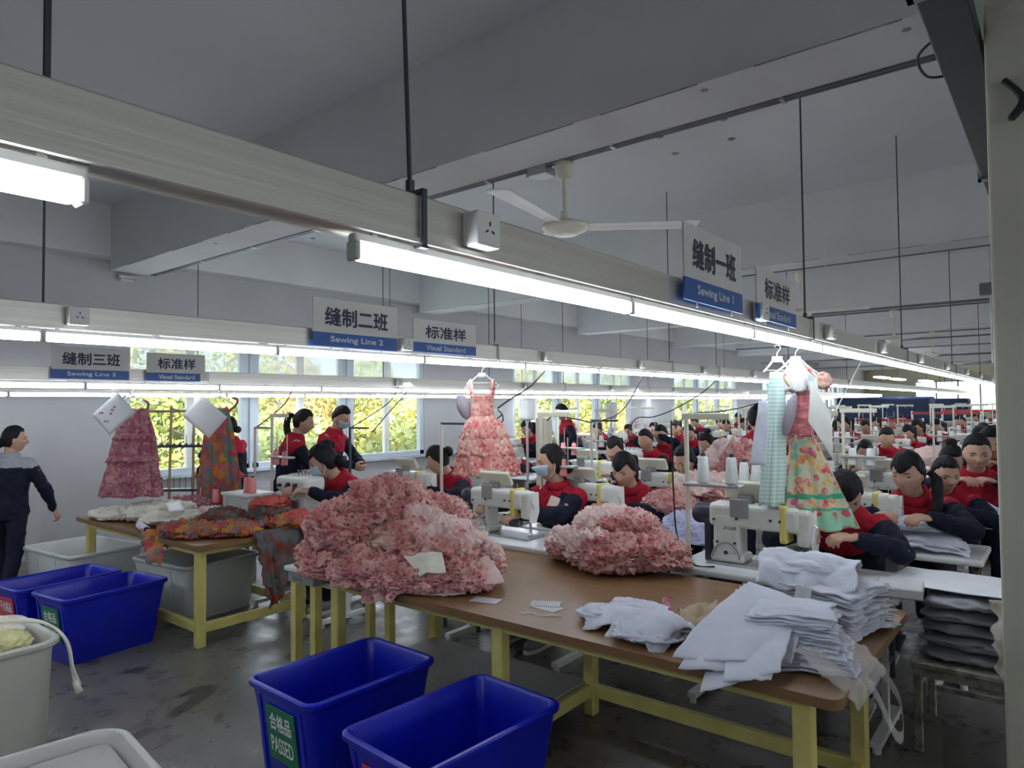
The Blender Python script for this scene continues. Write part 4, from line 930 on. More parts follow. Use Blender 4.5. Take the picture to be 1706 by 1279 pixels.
put('st', (3.84, 1.76, TZ), 0, 'cream thread stand with top bar rising left of the flowered dress', scale=1.22)
for dy, w_ in ((.10, 'left'), (.27, 'right')): put('cw', (3.84, 1.76-dy, TZ+.486), 0, 'large white thread cone on the near stand, %s of the two' % w_, scale=1.15)
station(5.75, .95, 'by the ponytailed woman', ms=1.2, stool_=False)
station(7.25, 1.0, 'in front of the broad-faced worker', stool_=False)
at_person(B1, 'of the older woman with the fringe', cones='cp')
at_person(B2, 'of the woman beyond the thread pole', st_=False)
at_person(L1, 'of the bent masked woman', machine='ov', st_=False, ms=1.3)
at_person(D1, 'behind the hanging pink ruffled dress', st_=False, ms=1.2)
at_person(L2, 'of the worker resting on folded arms', machine='ov', cones='cp', ms=1.15)
at_person(C1, 'of the ponytailed woman in the second line', cones='cp')
at_person(C2, 'behind pink blossom cloth in the second line', machine='ov')
at_person(E2, 'by the bent worker near the windows', machine='ov', cones='cp')
for o, w_ in ((W1, 'the masked woman behind the near table'), (R1, 'the woman behind the flowered dress'), (R2, 'the ponytailed woman'), (R3, 'the half-hidden person'), (R4, 'the broad-faced worker'), (R5, 'the thick-haired worker'), (R6, 'the person with the curly bun'), (R7, 'the worker cut off by the pillar'),
              (B1, 'the older woman with the fringe'), (B2, 'the woman beyond the thread pole'), (L1, 'the bent masked woman'), (L2, 'the worker resting on folded arms'), (L3, 'the worker behind the grey crate'), (D1, 'the woman behind the pink ruffled dress'),
              (C1, 'the ponytailed woman in the second line'), (C2, 'the short-haired worker by pink cloth'), (C3, 'the worker lifting pink cloth'), (C4, 'the small bowed worker'), (C5, 'the woman with striped cloth'), (E2, 'the bent worker by the white post')):
    put('sl', (o.location.x, o.location.y, 0), 0, 'dark-legged wooden stool under '+w_)
k = 0
for x, y in FARPOS:
    if x < 26:
        station(x, y, 'of a distant seated worker', 'of the distant workers', machine='mc' if k % 2 else 'ov', cones='cp' if y > 4 else 'cw', st_=(k % 2 == 0)); k += 1
    else: put('sl', (x, y, 0), 0, 'dark-legged wooden stool of a distant seated worker', 'stools of the distant workers')

# ------------------------------------------------------------------ cloth: crumpled garments, sheets, stacks, hanging dresses
_ico = {}
def ico(n):
    if n not in _ico:
        bm = bmesh.new(); bmesh.ops.create_icosphere(bm, subdivisions=n, radius=1); bm.verts.index_update()
        _ico[n] = (np.array([v.co[:] for v in bm.verts]), [tuple(v.index for v in f.verts) for f in bm.faces]); bm.free()
    return _ico[n]
def crumple(name, c, r, base, m_, seed, lab, cat='garment', group=None, sub=5, fold=.09, fine=.010, fs=3.2, tilt=0, rz=0, frill=26, mats=None, split=None):
    D, Fc = ico(sub); R = np.array(r); sd = seed*11.7
    n1 = fbm(D*1.6+sd, 2); n2 = ridged(D*np.array([fs, fs, fs*1.4])+fbm(D*2+sd, 2)[:, None]*.9+sd, 3)
    P = D*R*(1+.30*n1)[:, None]; nrm = D/R; nrm /= np.linalg.norm(nrm, axis=1)[:, None]
    P += nrm*((n2-.55)*fold*min(1, R.mean()*3))[:, None]
    if fine: P += nrm*(fine*ridged(P*frill+sd, 2)-.5*fine)[:, None]
    ca, sa = math.cos(rz), math.sin(rz); ct, s_ = math.cos(tilt), math.sin(tilt)
    P = P@np.array([[ct, 0, s_], [0, 1, 0], [-s_, 0, ct]]).T; P = P@np.array([[ca, -sa, 0], [sa, ca, 0], [0, 0, 1]]).T
    P += np.array(c); low = np.clip(base+.03-P[:, 2], 0, None); P[:, 0] += (P[:, 0]-c[0])*low*.6; P[:, 1] += (P[:, 1]-c[1])*low*.6
    zz = P[:, 2]-base; P[:, 2] = base+np.where(zz < .03, .03*np.exp((zz-.03)/.03), zz); P[:, 2] = np.maximum(P[:, 2], base+.001)
    me = bpy.data.meshes.new(name); me.from_pydata((P-np.array(c)).tolist(), [], Fc)
    for x in (mats or [m_]): me.materials.append(x)
    me.polygons.foreach_set('use_smooth', [True]*len(Fc))
    if split is not None:
        idx = np.array(Fc); cc = D[idx].mean(1); nn = fbm(cc*1.7+sd, 2); sv = cc@np.array(split[:3])+nn*.35
        me.polygons.foreach_set('material_index', (sv > split[3]).astype(int).tolist())
    o = bpy.data.objects.new(name, me); COL.objects.link(o); o.location = c; return tag(o, lab, cat, group)
def sheet(name, q, m_, lab=None, cat='cloth', group=None, nu=22, nv=22, amp=.012, fs=9, seed=0, sag_=0, thick=.003, hem=0, parent=None, floor=None, fold=None):
    """a piece of cloth or paper spanned between four corners q = (p00, p10, p11, p01)"""
    q = [Vector(p) for p in q]; G = np.zeros((nu+1, nv+1, 3))
    for i in range(nu+1):
        for j in range(nv+1):
            u, v = i/nu, j/nv; p = (q[0]*(1-u)+q[1]*u)*(1-v)+(q[3]*(1-u)+q[2]*u)*v; p = p-Vector((0, 0, sag_*4*v*(1-v))); G[i, j] = p
    n = np.cross(np.array(q[1]-q[0]), np.array(q[3]-q[0])); n = n/np.linalg.norm(n); F_ = G.reshape(-1, 3)
    U = np.repeat(np.arange(nu+1)/nu, nv+1); V = np.tile(np.arange(nv+1)/nv, nu+1)
    d = amp*fbm(F_*fs+seed*5.1, 3)*2
    if fold: d = d+fold[0]*np.sin(U*fold[1]*6.28+seed+V*fold[2])*(.35+.65*V)
    if hem: F_[:, :] += (np.array(q[3]-q[0])/max(1e-6, (q[3]-q[0]).length))[None]*(hem*fbm(np.stack([U*7, V*0, U*0+seed], 1), 2)*(V > .9))[:, None]; e = np.array(q[1]-q[0]); F_ += e[None]/np.linalg.norm(e)*(hem*fbm(np.stack([V*6, U*0, V*0+seed+4], 1), 2)*(np.abs(U-.5)*2)**3)[:, None]
    F_ = F_+n[None]*d[:, None]
    if floor is not None: F_[:, 2] = np.maximum(F_[:, 2], floor+.003)
    c = Vector(F_.mean(0)) if parent is None else Vector((0, 0, 0)); mb = MB(); mb.grid((F_-np.array(c)).reshape(nu+1, nv+1, 3))
    o = mb.build(name, m_, parent, smooth=True, solid=thick); 
    if parent is None: o.location = c; tag(o, lab, cat, group)
    return o
T = .75
BG = 'blossom print garments heaped on the near table'
PD_ = [((640, 850, 4.20), (.25, .30, .21), 'pinkfl', 'ruffled blossom garment at the peak of the big heap'), ((575, 885, 4.12), (.20, .25, .19), 'pinkfl', 'ruffled blossom garment at the left shoulder of the big heap'),
        ((545, 945, 4.05), (.15, .17, .13), 'pinkfl', 'ruffled blossom garment low at the left end of the big heap'), ((615, 955, 3.85), (.20, .24, .13), 'pinkfl', 'ruffled blossom garment on the front slope of the big heap'),
        ((700, 905, 4.0), (.24, .30, .19), 'pinkfl2', 'pale ruffled blossom garment in the middle of the big heap'), ((690, 960, 3.72), (.18, .24, .09), 'pinkfl', 'ruffled blossom garment low at the front of the big heap'),
        ((762, 920, 3.95), (.18, .22, .15), 'pinkfl2', 'pale ruffled garment right of the middle of the big heap'), ((762, 957, 3.70), (.16, .20, .09), 'pinkfl', 'ruffled blossom garment at the low front right of the big heap'),
        ((803, 935, 3.85), (.10, .14, .12), 'pinkfl', 'ruffled blossom garment at the right end of the big heap'), ((720, 865, 4.35), (.24, .26, .16), 'pinkfl', 'ruffled blossom garment at the back of the big heap'), ((560, 925, 4.25), (.2, .26, .16), 'pinkfl', 'ruffled blossom garment at the back left of the big heap')]
for i, (c, r, mk, lab) in enumerate(PD_): crumple('ruffled_garment', tuple(atd(*c)), r, T, M[mk], 40+i, lab, sub=6, fold=.13, fine=.011, frill=13, fs=2.6, mats=[M[mk], M['cpink']] if i in (4, 6, 8) else None, split=(.2, -.5, .6, .62) if i in (4, 6, 8) else None)
# lining flaps peeking out
def px(x, y, X): return atX(x, y, X)
sheet('garment_lining', (px(672, 925, 2.55), px(735, 918, 2.60), px(742, 952, 2.52), px(697, 958, 2.47)), M['ccream'], 'folded cream lining flap sticking out of the blossom heap', amp=.01, fold=(.012, 1, 2), nu=14, nv=12)
sheet('garment_lining', (px(768, 935, 2.75), px(815, 925, 2.85), px(842, 968, 2.78), px(770, 978, 2.62)), M['cpink'], 'pale pink lining spread at the right foot of the heap', amp=.016, hem=.03, seed=3, floor=T, nu=16, nv=14)
sheet('garment_lining', (px(680, 975, 2.58), px(745, 965, 2.66), px(775, 988, 2.60), px(700, 992, 2.50)), M['cpink'], 'pale lining lying flat at the front edge of the heap', amp=.012, hem=.02, seed=5, floor=T, nu=14, nv=12)
sheet('garment_lining', (px(775, 862, 3.1), px(800, 868, 3.05), px(795, 905, 3.0), px(772, 900, 3.0)), M['cpink'], 'pale pink ruffle sticking up at the right of the heap', amp=.02, seed=7, nu=14, nv=12)
sheet('ruffle_drape', (px(598, 955, 2.45), px(672, 955, 2.45), px(662, 1002, 2.40), px(606, 1004, 2.39)), M['pinkfl'], 'blossom ruffle hanging over the front edge of the near table', amp=.022, fs=14, hem=.05, seed=9, fold=(.015, 3, 1), nu=26, nv=22)
# the second heap beside machine, and the third behind
crumple('ruffled_garment', (3.56, 2.14, .85), (.22, .26, .13), T, M['pinkfl'], 60, 'blossom garment low in the heap between the two near machines', sub=6, fold=.12, fine=.010, frill=13, mats=[M['pinkfl'], M['cpink']], split=(-.1, .8, .5, .55))
crumple('ruffled_garment', (3.66, 2.42, .85), (.20, .20, .11), T, M['pinkfl'], 61, 'blossom garment at the left of the heap between the near machines', sub=6, fold=.12, fine=.010, frill=13, mats=[M['pinkfl'], M['cpink']], split=(0, .2, .9, .25))
crumple('ruffled_garment', (3.80, 2.22, .97), (.22, .27, .11), T, M['cpink'], 62, 'pale pink lining side of a garment topping the heap between the near machines', sub=6, fold=.10, fine=.006, frill=9, mats=[M['cpink'], M['pinkfl']], split=(-.3, -.9, -.2, .12))
crumple('ruffled_garment', (3.68, 1.90, .85), (.20, .20, .12), .785, M['pinkfl'], 63, 'blossom garment at the right of the heap between the near machines', sub=6, fold=.12, fine=.010, frill=13)
for i, (x, y, d, r, sp, lab) in enumerate(((1225, 775, 5.6, (.30, .26, .20), (0, .9, .3, .25), 'upper blossom garment of the tall heap beyond the thread cones'), (1270, 795, 5.7, (.30, .30, .20), (0, 1, .2, .9), 'right blossom garment of the tall heap beyond the thread cones'), (1180, 815, 5.3, (.25, .28, .13), (0, .5, .9, .0), 'pale lining garment low in the tall heap beyond the cones'), (1250, 828, 5.1, (.26, .34, .13), (0, 1, .2, .9), 'blossom garment at the foot of the tall heap'), (1120, 838, 5.2, (.20, .22, .09), (0, 1, .2, .9), 'blossom garment trailing left from the tall heap'))):
    crumple('ruffled_garment', tuple(atd(x, y, d)), r, .80, M['pinkfl2'], 70+i, lab, sub=5, fold=.12, fine=.014, frill=18, mats=[M['pinkfl'], M['cpink']], split=sp)
for i, (x, y, d, r) in enumerate(((1165, 905, 4.75, (.16, .20, .15)), (1185, 875, 4.8, (.16, .22, .11)), (1140, 880, 4.9, (.15, .16, .12)))):
    crumple('lilac_cloth', tuple(atd(x, y, d)), r, .785, M['clilac'], 80+i, 'pale lilac cloth bundle behind the near thread stand, '+['right side', 'topmost', 'left side'][i], 'cloth', sub=5, fold=.10, fine=.004)

sheet('garment_lining', (px(930, 925, 3.52), px(965, 852, 3.72), px(1012, 905, 3.52), px(985, 930, 3.44)), M['cpink'], 'pale pink lining hanging over the left of the heap between machines', amp=.025, seed=11, sag_=-.05, hem=.05, nu=24, nv=24, fold=(.012, 2, 2))
# stacks of cut white cloth
def stack(cx, cy, z0, w, d, n, dz, seed, rz, shift, lab, grp, bend=.03, mk='cwhite', names='cloth_piece', edge=.02):
    rs = np.random.RandomState(seed); ms = []
    for v_ in range(4):
        nu, nv = 20, 16; G = np.zeros((nu+1, nv+1, 3))
        for i in range(nu+1):
            for j in range(nv+1): u, v = i/nu-.5, j/nv-.5; G[i, j] = (u*w, v*d, 0)
        F_ = G.reshape(-1, 3); sh_ = fbm(F_*np.array([6, 6, 0])+seed, 2); F_[:, 2] += bend*(sh_)+dz*.9*fbm(F_*22+v_*9, 2)-bend*2.2*((F_[:, 0]/w)**2*1.5+(F_[:, 1]/d)**2)
        F_[:, 0] += edge*fbm(np.stack([F_[:, 1]*12, F_[:, 0]*0+v_*3.3, F_[:, 0]*3], 1), 2)*1.4*np.abs(F_[:, 0]/w*2); F_[:, 1] += edge*fbm(np.stack([F_[:, 0]*12, F_[:, 0]*0+v_*7.3, F_[:, 1]*3], 1), 2)*1.4*np.abs(F_[:, 1]/d*2)
        mb = MB(); mb.grid(F_.reshape(nu+1, nv+1, 3)); me = mb.mesh(names, M[mk], True)
        bm = bmesh.new(); bm.from_mesh(me); bmesh.ops.recalc_face_normals(bm, faces=bm.faces); r_ = bmesh.ops.solidify(bm, geom=list(bm.faces), thickness=dz*.32); bm.to_mesh(me); bm.free(); ms.append(me)
    mn = min(min(v.co.z for v in me.vertices) for me in ms)
    for k in range(n):
        o = bpy.data.objects.new(names, ms[rs.randint(4)]); COL.objects.link(o)
        o.location = (cx+shift[0]*k+rs.normal()*.007, cy+shift[1]*k+rs.normal()*.008, z0+dz*k+.002-mn*max(0, 1-k*.12)*.9); o.rotation_euler = (rs.normal()*.012+(shift[2] if len(shift) > 2 else 0)*k, rs.normal()*.012+(shift[3] if len(shift) > 3 else 0)*k, rz+rs.normal()*.05)
        tag(o, lab, 'cloth piece', grp)
stack(2.74, .77, T, .26, .29, 19, .0105, 3, .25, (.0045, .0055, 0, .0), 'white cut cloth piece in the fanned stack at the near table corner', 'pieces in the fanned white stack', bend=.014, edge=.03)
stack(3.28, .84, T, .38, .40, 17, .0125, 5, -.25, (.0015, .0005), 'white cut cloth piece in the tall stack beside the flowered dress', 'pieces in the tall white stack', bend=.018, edge=.03)
stack(2.72, 1.58, T, .26, .30, 6, .007, 8, .6, (.004, .004), 'crumpled white cloth piece in the low spread stack', 'pieces in the low spread stack', bend=.05, edge=.04)
for i, (x, y, r_, w_) in enumerate(((1010, 1018, .10, 'left'), (1060, 1012, .12, 'middle'), (1075, 1050, .12, 'front'), (1120, 1045, .09, 'right'))):
    c = atz(x, y, .79); crumple('white_garment', (c.x, c.y, .785), (r_, r_*1.25, .030), T, M['cwhite'], 95+i, 'crumpled white garment in the low spread pile, %s one' % w_, 'cloth', sub=5, fold=.07, fine=0, fs=2.2)
stack(2.64, 1.40, T, .22, .28, 7, .008, 9, -.3, (.0, -.004), 'crumpled white cloth piece at the right of the low stack', 'pieces at the right of the low stack', bend=.06, edge=.04, mk='cwhite')
q = [px(1248, 968, 2.95), px(1352, 1008, 2.92), px(1285, 1108, 2.50), px(1120, 1092, 2.40)]
for k in range(4):
    dv = Vector((-.012*k, .015*k, -.010*k)); z3 = Vector((-.012*k, .01*k, -.022*k))
    c2_, c3_ = q[2]+dv+z3, q[3]+dv+z3+Vector((0, -.06*k, 0))
    if k == 2: c3_ = px(1166, 1153, 2.36); c2_ = px(1300, 1118, 2.44)
    if k == 3: c3_ = px(1205, 1138, 2.37); c2_ = px(1285, 1132, 2.42)
    sheet('white_garment_piece', [q[0]+dv, q[1]+dv, c2_, c3_], M['cwhite'], ['broad smooth white garment panel draped over the table edge, topmost', 'second white panel under the broad draped one', 'third white panel below the draped ones, its corner hanging lower', 'lowest white panel, its pointed corner hanging below the table edge'][k], 'cloth', amp=.008, fs=6, hem=.010, seed=20+k, sag_=-.03, nu=34, nv=34, thick=.003)
sheet('white_garment_piece', [px(1272, 1008, 2.86), px(1350, 1030, 2.86), px(1318, 1108, 2.56), px(1262, 1085, 2.56)], M['cwhite'], 'small white pocket panel lying on the broad draped panel', 'cloth', amp=.006, seed=31, sag_=-.03)
sheet('white_garment', (Vector((3.50, 1.18, .95)), Vector((3.55, .76, .94)), Vector((3.14, .70, .93)), Vector((3.10, 1.10, .92))), M['cwhite'], 'smooth white garment draped in a dome on top of the tall stack', 'cloth', amp=.018, fs=6, seed=33, sag_=-.10, hem=.03, nu=40, nv=40, fold=(.012, 2, 3))
crumple('white_garment', (3.33, .95, .975), (.17, .19, .05), .94, M['cwhite'], 90, 'folded white garment under the domed one on the tall stack', 'cloth', sub=5, fold=.03, fine=.0, fs=1.5)
lt = MB(); rs = np.random.RandomState(4)
lab_ = empty('care_label_bundle', (3.07, .88, .95), -.3, 'small bundle of white labels tied on the tall white stack', 'label bundle'); 
for k in range(5): MB().rbox(-.003, .003, -.03+.012*k, -.02+.012*k+.012, -.10-.01*(k % 2), .0, .001, 1, M=Matrix.Rotation(.35, 4, 'Y')).build('label', M['paper'], lab_)
# loose flat things on the near table
for k, (c, a) in enumerate((((2.635, 2.30), .25), ((2.72, 1.98), -.1), ((2.76, 2.02), .5))):
    o = MB().box(-.045, .045, -.075, .075, 0, .0015).build('printed_card', M['stripe']); o.location = (c[0], c[1], T+.001+.002*(k == 2)); o.rotation_euler = (0, 0, a); tag(o, ['striped printed card lying alone on the near table', 'lower striped printed card of the overlapping pair', 'upper striped printed card of the overlapping pair'][k], 'card')
o = MB().tube(spline([(2.56, 2.02, T+.003), (2.60, 1.98, T+.006), (2.59, 1.93, T+.003), (2.63, 1.88, T+.005), (2.64, 1.84, T+.003)]), .0025, 5).build('thread_scrap', M['wplast']); tag(o, 'curled white thread scrap near the front table edge', 'thread scrap')
sheet('brown_paper_bag', (px(1130, 1008, 2.9), px(1195, 1000, 3.1), px(1195, 1040, 2.75), px(1140, 1062, 2.62)), M['card'], 'crushed brown paper between the white stacks', 'paper', amp=.03, seed=41, floor=T)
sheet('pink_ribbon', [Vector((3.10, 1.56, T+.03)), Vector((3.12, 1.52, T+.05)), Vector((2.84, 1.38, T+.03)), Vector((2.82, 1.42, T+.01))], M['mauve'], 'narrow pink patterned ribbon across the brown paper', 'ribbon', amp=.01, seed=42, nu=4, nv=20)
# clear bag slipping over the corner
b = MB(); 
for a, c_, d_ in (((2.62, .74, .80), (2.52, .60, .78), (2.50, .53, .56)), ((2.85, .70, .79), (2.80, .56, .76), (2.62, .50, .58))): 
    pts = spline([a, c_, d_, (2.56, .52, .62)], 6)
sheet('clear_plastic_bag', [Vector((2.95, .80, .84)), Vector((2.62, .84, .82)), Vector((2.52, .57, .70)), Vector((2.86, .54, .74))], M['film'], 'clear plastic bag slipping off the right corner of the near table', 'plastic bag', amp=.03, fs=10, seed=44, sag_=-.05, thick=.001)
h_ = MB().grid([[tuple(p+Vector((.0, 0, w_))) for w_ in (-.02, -.007, .007, .02)] for p in [Vector(v) for v in spline([(2.86, .57, .75), (2.84, .50, .66), (2.74, .47, .58), (2.66, .48, .60), (2.62, .52, .72), (2.64, .56, .77)], 6)]]); bag_h = h_.build('bag_handle', M['film'], bpy.data.objects['clear_plastic_bag'], smooth=True, solid=.001); bag_h.location = -bpy.data.objects['clear_plastic_bag'].location

# ---- left table: cream cloth, paisley, coral, crate
for i, (c, r, lab) in enumerate((((2.62, 6.72, .79), (.20, .32, .05), 'flat cream cloth at the left end of the left table'), ((2.85, 6.35, .82), (.28, .34, .085), 'raised fold of cream cloth on the left table'), ((2.78, 5.98, .80), (.24, .24, .06), 'cream cloth heap at the middle of the left table'))):
    crumple('cream_cloth', c, r, T, M['ccream'], 100+i, lab, 'cloth', sub=5, fold=.07, fine=.002)
sheet('paper_pattern', (atz(275, 838, .90), atz(300, 834, .90), atz(308, 850, .90), atz(282, 852, .90)), M['paper'], 'white paper lying on the cream cloth', 'paper', amp=.002, nu=4, nv=4)
o = MB().tube([(2.50, 5.95, T+.03), (2.44, 5.68, T+.03)], .028, 12).build('rolled_cloth', M['cwhite']); MB().cyl((2.452, 5.73, T+.03), (2.428, 5.64, T+.03), .022).build('roll_core', M['navy'], o); tag(o, 'small rolled white cloth with dark core at the table edge', 'cloth roll')
for i, (c, r, mk, lab) in enumerate((((2.62, 5.35, .79), (.20, .30, .05), 'paisley', 'orange paisley cloth heap at the left table front edge'), ((2.85, 5.10, .79), (.24, .24, .05), 'paisley', 'paisley cloth spread on the right of the left table'), ((3.08, 5.55, .81), (.24, .28, .07), 'paisley2', 'dark paisley cloth heap behind the front one'), ((3.25, 5.02, .80), (.22, .24, .06), 'paisley', 'paisley cloth at the right rear corner of the left table'), ((3.12, 6.0, .80), (.14, .16, .05), 'cpink', 'small mauve-pink bundle beside the cream cloth'),
        ((3.22, 5.16, .85), (.17, .16, .10), 'paisley2', 'dark printed bundle under the coral cloth'), ((3.24, 5.20, .94), (.17, .15, .045), 'coral', 'coral red cloth lying on the printed bundle'), ((3.30, 4.93, .83), (.14, .10, .06), 'coral', 'coral red cloth beside the big blossom heap'), ((3.2, 6.55, .82), (.18, .28, .06), 'mauve', 'mauve garment heap at the far side of the left table'))):
    crumple('printed_cloth', c, r, T, M[mk], 110+i, lab, 'cloth', sub=5, fold=.16, fine=.008, fs=4.5, frill=12)
sheet('paisley_drape', (atz(236, 880, .79), atz(278, 884, .79), atX(264, 940, 2.36), atX(244, 936, 2.37)), M['paisley'], 'tongue of paisley cloth hanging over the left table edge', amp=.03, fs=9, seed=51, hem=.06, fold=(.02, 2, 1), nu=24, nv=24)
a, b_ = atX(415, 895, 2.93), atX(468, 888, 3.25)
sheet('paisley_drape', (Vector((2.86, 4.84, .79)), Vector((3.30, 4.82, .79)), Vector((3.26, 4.70, .40)), Vector((2.90, 4.74, .36))), M['paisley2'], 'wide paisley cloth hanging from the right end of the left table', amp=.02, fs=6, seed=52, hem=.05, fold=(.022, 3, 1), nu=34, nv=30)
sheet('paisley_drape', (Vector((2.84, 4.78, .78)), Vector((2.97, 4.76, .78)), Vector((3.02, 4.72, .27)), Vector((2.92, 4.72, .22))), M['paisley2'], 'narrow paisley strip hanging lowest from the left table', amp=.02, fs=8, seed=53, hem=.05, fold=(.02, 2, 1), nu=20, nv=34)
cr = empty('storage_crate', (3.25, 5.58, T), .0, 'grey ribbed plastic crate on the left table', 'crate'); b = MB(); b.rbox(-.13, .13, -.19, .19, 0, .24, .01, 1)
for k in range(12): b.rbox(-.138, -.128, -.18+.031*k, -.166+.031*k, .01, .23, .003, 1)
for k in range(8): b.rbox(-.12+.031*k, -.106+.031*k, -.198, -.188, .01, .23, .003, 1)
b.build('crate_body', M['tubin'], cr); MB().rbox(-.145, .145, -.205, .205, .225, .25, .006, 1).build('rim', M['tubin'], cr)
for k in range(2): put('cp', (3.22, 5.48+.09*k-.02, T+.251), 0, 'pink thread cone on the grey crate, %s of the two' % ['right', 'left'][k])
for k, yy in enumerate((6.35, 6.60)): put('cp', (3.36, yy, T+.08), 0, 'dark pink thread cone at the far side of the left table, %s one' % ['right', 'left'][k])

# ---- hanging dresses
def ring_cloth(z_w, zs, xoff, seed, pleat, depth=.55, nseg=96, amp=.02, ruf=None):
    rs = np.random.RandomState(seed); G = np.zeros((nseg, len(zs), 3)); A = np.arange(nseg)/nseg*2*math.pi
    for j, z in enumerate(zs):
        w_ = np.interp(-z, [-a for a, b in z_w], [b for a, b in z_w]); t = (zs[0]-z)/(zs[0]-zs[-1]); xo = np.interp(-z, [-a for a, b in xoff], [b for a, b in xoff]) if xoff else 0
        am = amp*t**.7
        r = 1+am/max(w_, .05)*(np.sin(A*pleat+seed)+.5*np.sin(A*(pleat*1.7)+seed*2+t*1.5))*.8
        if ruf: r = r+ruf*np.abs(math.sin(t*math.pi*3.0))**.6*(.6+.6*N0(np.stack([A*5, A*0+z*9, A*0+seed], 1)))/max(w_, .05)
        G[:, j, 0] = np.cos(A)*w_*r+xo; G[:, j, 1] = np.sin(A)*w_*depth*r; G[:, j, 2] = z+.008*np.sin(A*pleat*.5+seed)*t
    return G
def hanger(t, m_, w=.20, z=-.09, ):
    b = MB(); b.tube(spline([(.0, 0, -.055), (0, 0, -.03), (.018, 0, -.005), (.012, 0, .012), (-.008, 0, .014), (-.014, 0, .002)], 5), .003, 6)
    b.tube(spline([(-w, 0, z-.05), (-w*.6, 0, z-.015), (0, 0, -.055), (w*.6, 0, z-.015), (w, 0, z-.05)], 6), .006, 8); b.tube([(-w*.8, 0, z-.04), (w*.8, 0, z-.04)], .003, 6); b.rbox(-.03, .03, -.006, .006, -.085, -.05, .004, 1); b.build('hanger', m_, t, smooth=True)
FRZ = math.radians(38.8-90)
def dress(loc, lab, name, zw, xo, mats, seed, pleat, zs, bands=None, ruf=None, depth=.5, amp=.02, tilt=0, straps=None, sm=True):
    t = empty(name, loc, FRZ, lab, 'dress'); t.rotation_euler = (0, tilt, FRZ)
    G = ring_cloth(zw, zs, xo, seed, pleat, depth, 120, amp, ruf); mb = MB(); mb.grid(G, closed_u=True)
    if bands:
        k = 0
        for f_i, f in enumerate(mb.f):
            z = sum(mb.v[i][2] for i in f)/4
            for bi, (z0, mi) in enumerate(bands):
                if z < z0: mb.m[f_i] = mi
    mb.build('skirt', mats, t, smooth=sm, solid=.003)
    return t
p = atY(1325, 581, 1.19)
FD = dress((p.x, 1.19, 2.045), 'flowered summer dress with mint hem bands hanging from the nearest lamp row', 'hanging_dress',
     [(-.50, .065), (-.64, .10), (-.85, .16), (-1.02, .205)], [(-.50, .025), (-.64, .055), (-1.02, .115)], [M['garden'], mat('green_band', (.05, .38, .22), .85), M['gardeng']], 2, 9, list(np.linspace(-.50, -1.02, 52)), bands=[(-.825, 1), (-.85, 0), (-.90, 1), (-.912, 2)], amp=.022)
hanger(FD, M['wplast'], .13, -.10)
b = MB(); b.grid(ring_cloth([(-.22, .055), (-.30, .045), (-.40, .04), (-.51, .065)], list(np.linspace(-.22, -.51, 16)), [(-.22, .03), (-.51, .025)], 3, 7, .6, 60, .012), closed_u=True); b.build('bodice', mat('pink_stripe_print', (.70, .22, .24), .85, var=.5, vs=14, sc=(1, 1, 4)), FD, smooth=True, solid=.003)
b = MB(); b.grid(ring_cloth([(-.08, .03), (-.13, .055), (-.18, .075), (-.25, .07)], list(np.linspace(-.08, -.25, 14)), [(-.08, 0), (-.25, .0)], 5, 8, .7, 60, .014), closed_u=True); b.build('lace_top', M['wplast'], FD, smooth=True, solid=.003)
for x0 in (-.06, .09): MB().tube(spline([(x0*.5, 0, -.10), (x0*1.2, -.02, -.17), (x0*.9+.02, -.02, -.24), (x0*.4+.04, 0, -.34)]), [.010]*25, 8).build('strap', M['garden'], FD, smooth=True)
crf = crumple('puff', (0, 0, 0), (.055, .04, .05), -9, M['pinkfl3'], 7, 'x', sub=4, fold=.04, fine=.005); del crf['label']; del crf['category']; crf.name = 'puff_sleeve'; crf.parent = FD; crf.location = (.15, 0, -.19)
sheet('tissue_sheet', [Vector((.03, -.09, -.14)), Vector((.08, -.09, -.18)), Vector((.10, -.09, -.34)), Vector((.05, -.09, -.30))], M['cwhite'], parent=FD, amp=.008, seed=61)
for q_ in ([(.012, -.12, -.42), (.04, -.10, -.19), (.14, -.12, -.38), (.136, -.14, -.63)],): sheet('paper_sleeve', [Vector(v) for v in q_], mat('off_white_paper', (.66, .66, .60), .5, var=.05, vs=12), parent=FD, amp=.004, seed=62, thick=.002)
GD = dress((p.x-.07, 1.27, 2.045), 'mint striped gingham dress hanging behind the flowered dress', 'hanging_dress', [(-.12, .04), (-.3, .05), (-.50, .055), (-.88, .07)], [(-.12, 0), (-.88, -.045)], [M['ging']], 8, 7, list(np.linspace(-.14, -.89, 34)), amp=.012, depth=.5); hanger(GD, M['wplast'], .08, -.09)
sheet('white_sash', [Vector((-.13, -.06, -.30)), Vector((-.08, -.06, -.30)), Vector((-.10, -.06, -.66)), Vector((-.19, -.06, -.66))], M['cwhite'], parent=GD, amp=.006, seed=63)
MB().ell((.045, -.05, -.38), (.032, .02, .125), Matrix.Rotation(.25, 3, 'Y'), 16, 12).build('foam_pad', M['purple'], GD, smooth=True)
p = atY(803, 627, 3.64)
PD = dress((p.x, 3.64, 2.045), 'coral pink ruffled dress with tiers hanging from the second lamp row', 'hanging_dress', [(-.40, .09), (-.50, .15), (-.66, .20), (-.86, .25)], [(-.40, 0), (-.86, .04)], [M['pinkfl3']], 12, 8, list(np.linspace(-.40, -.84, 44)), amp=.02, ruf=.030, depth=.6); hanger(PD, M['wplast'], .12, -.09)
b = MB(); b.grid(ring_cloth([(-.22, .10), (-.30, .085), (-.40, .09)], list(np.linspace(-.23, -.41, 14)), None, 13, 12, .55, 80, .006), closed_u=True); b.build('bodice', M['pinkfl3'], PD, smooth=True, solid=.003)
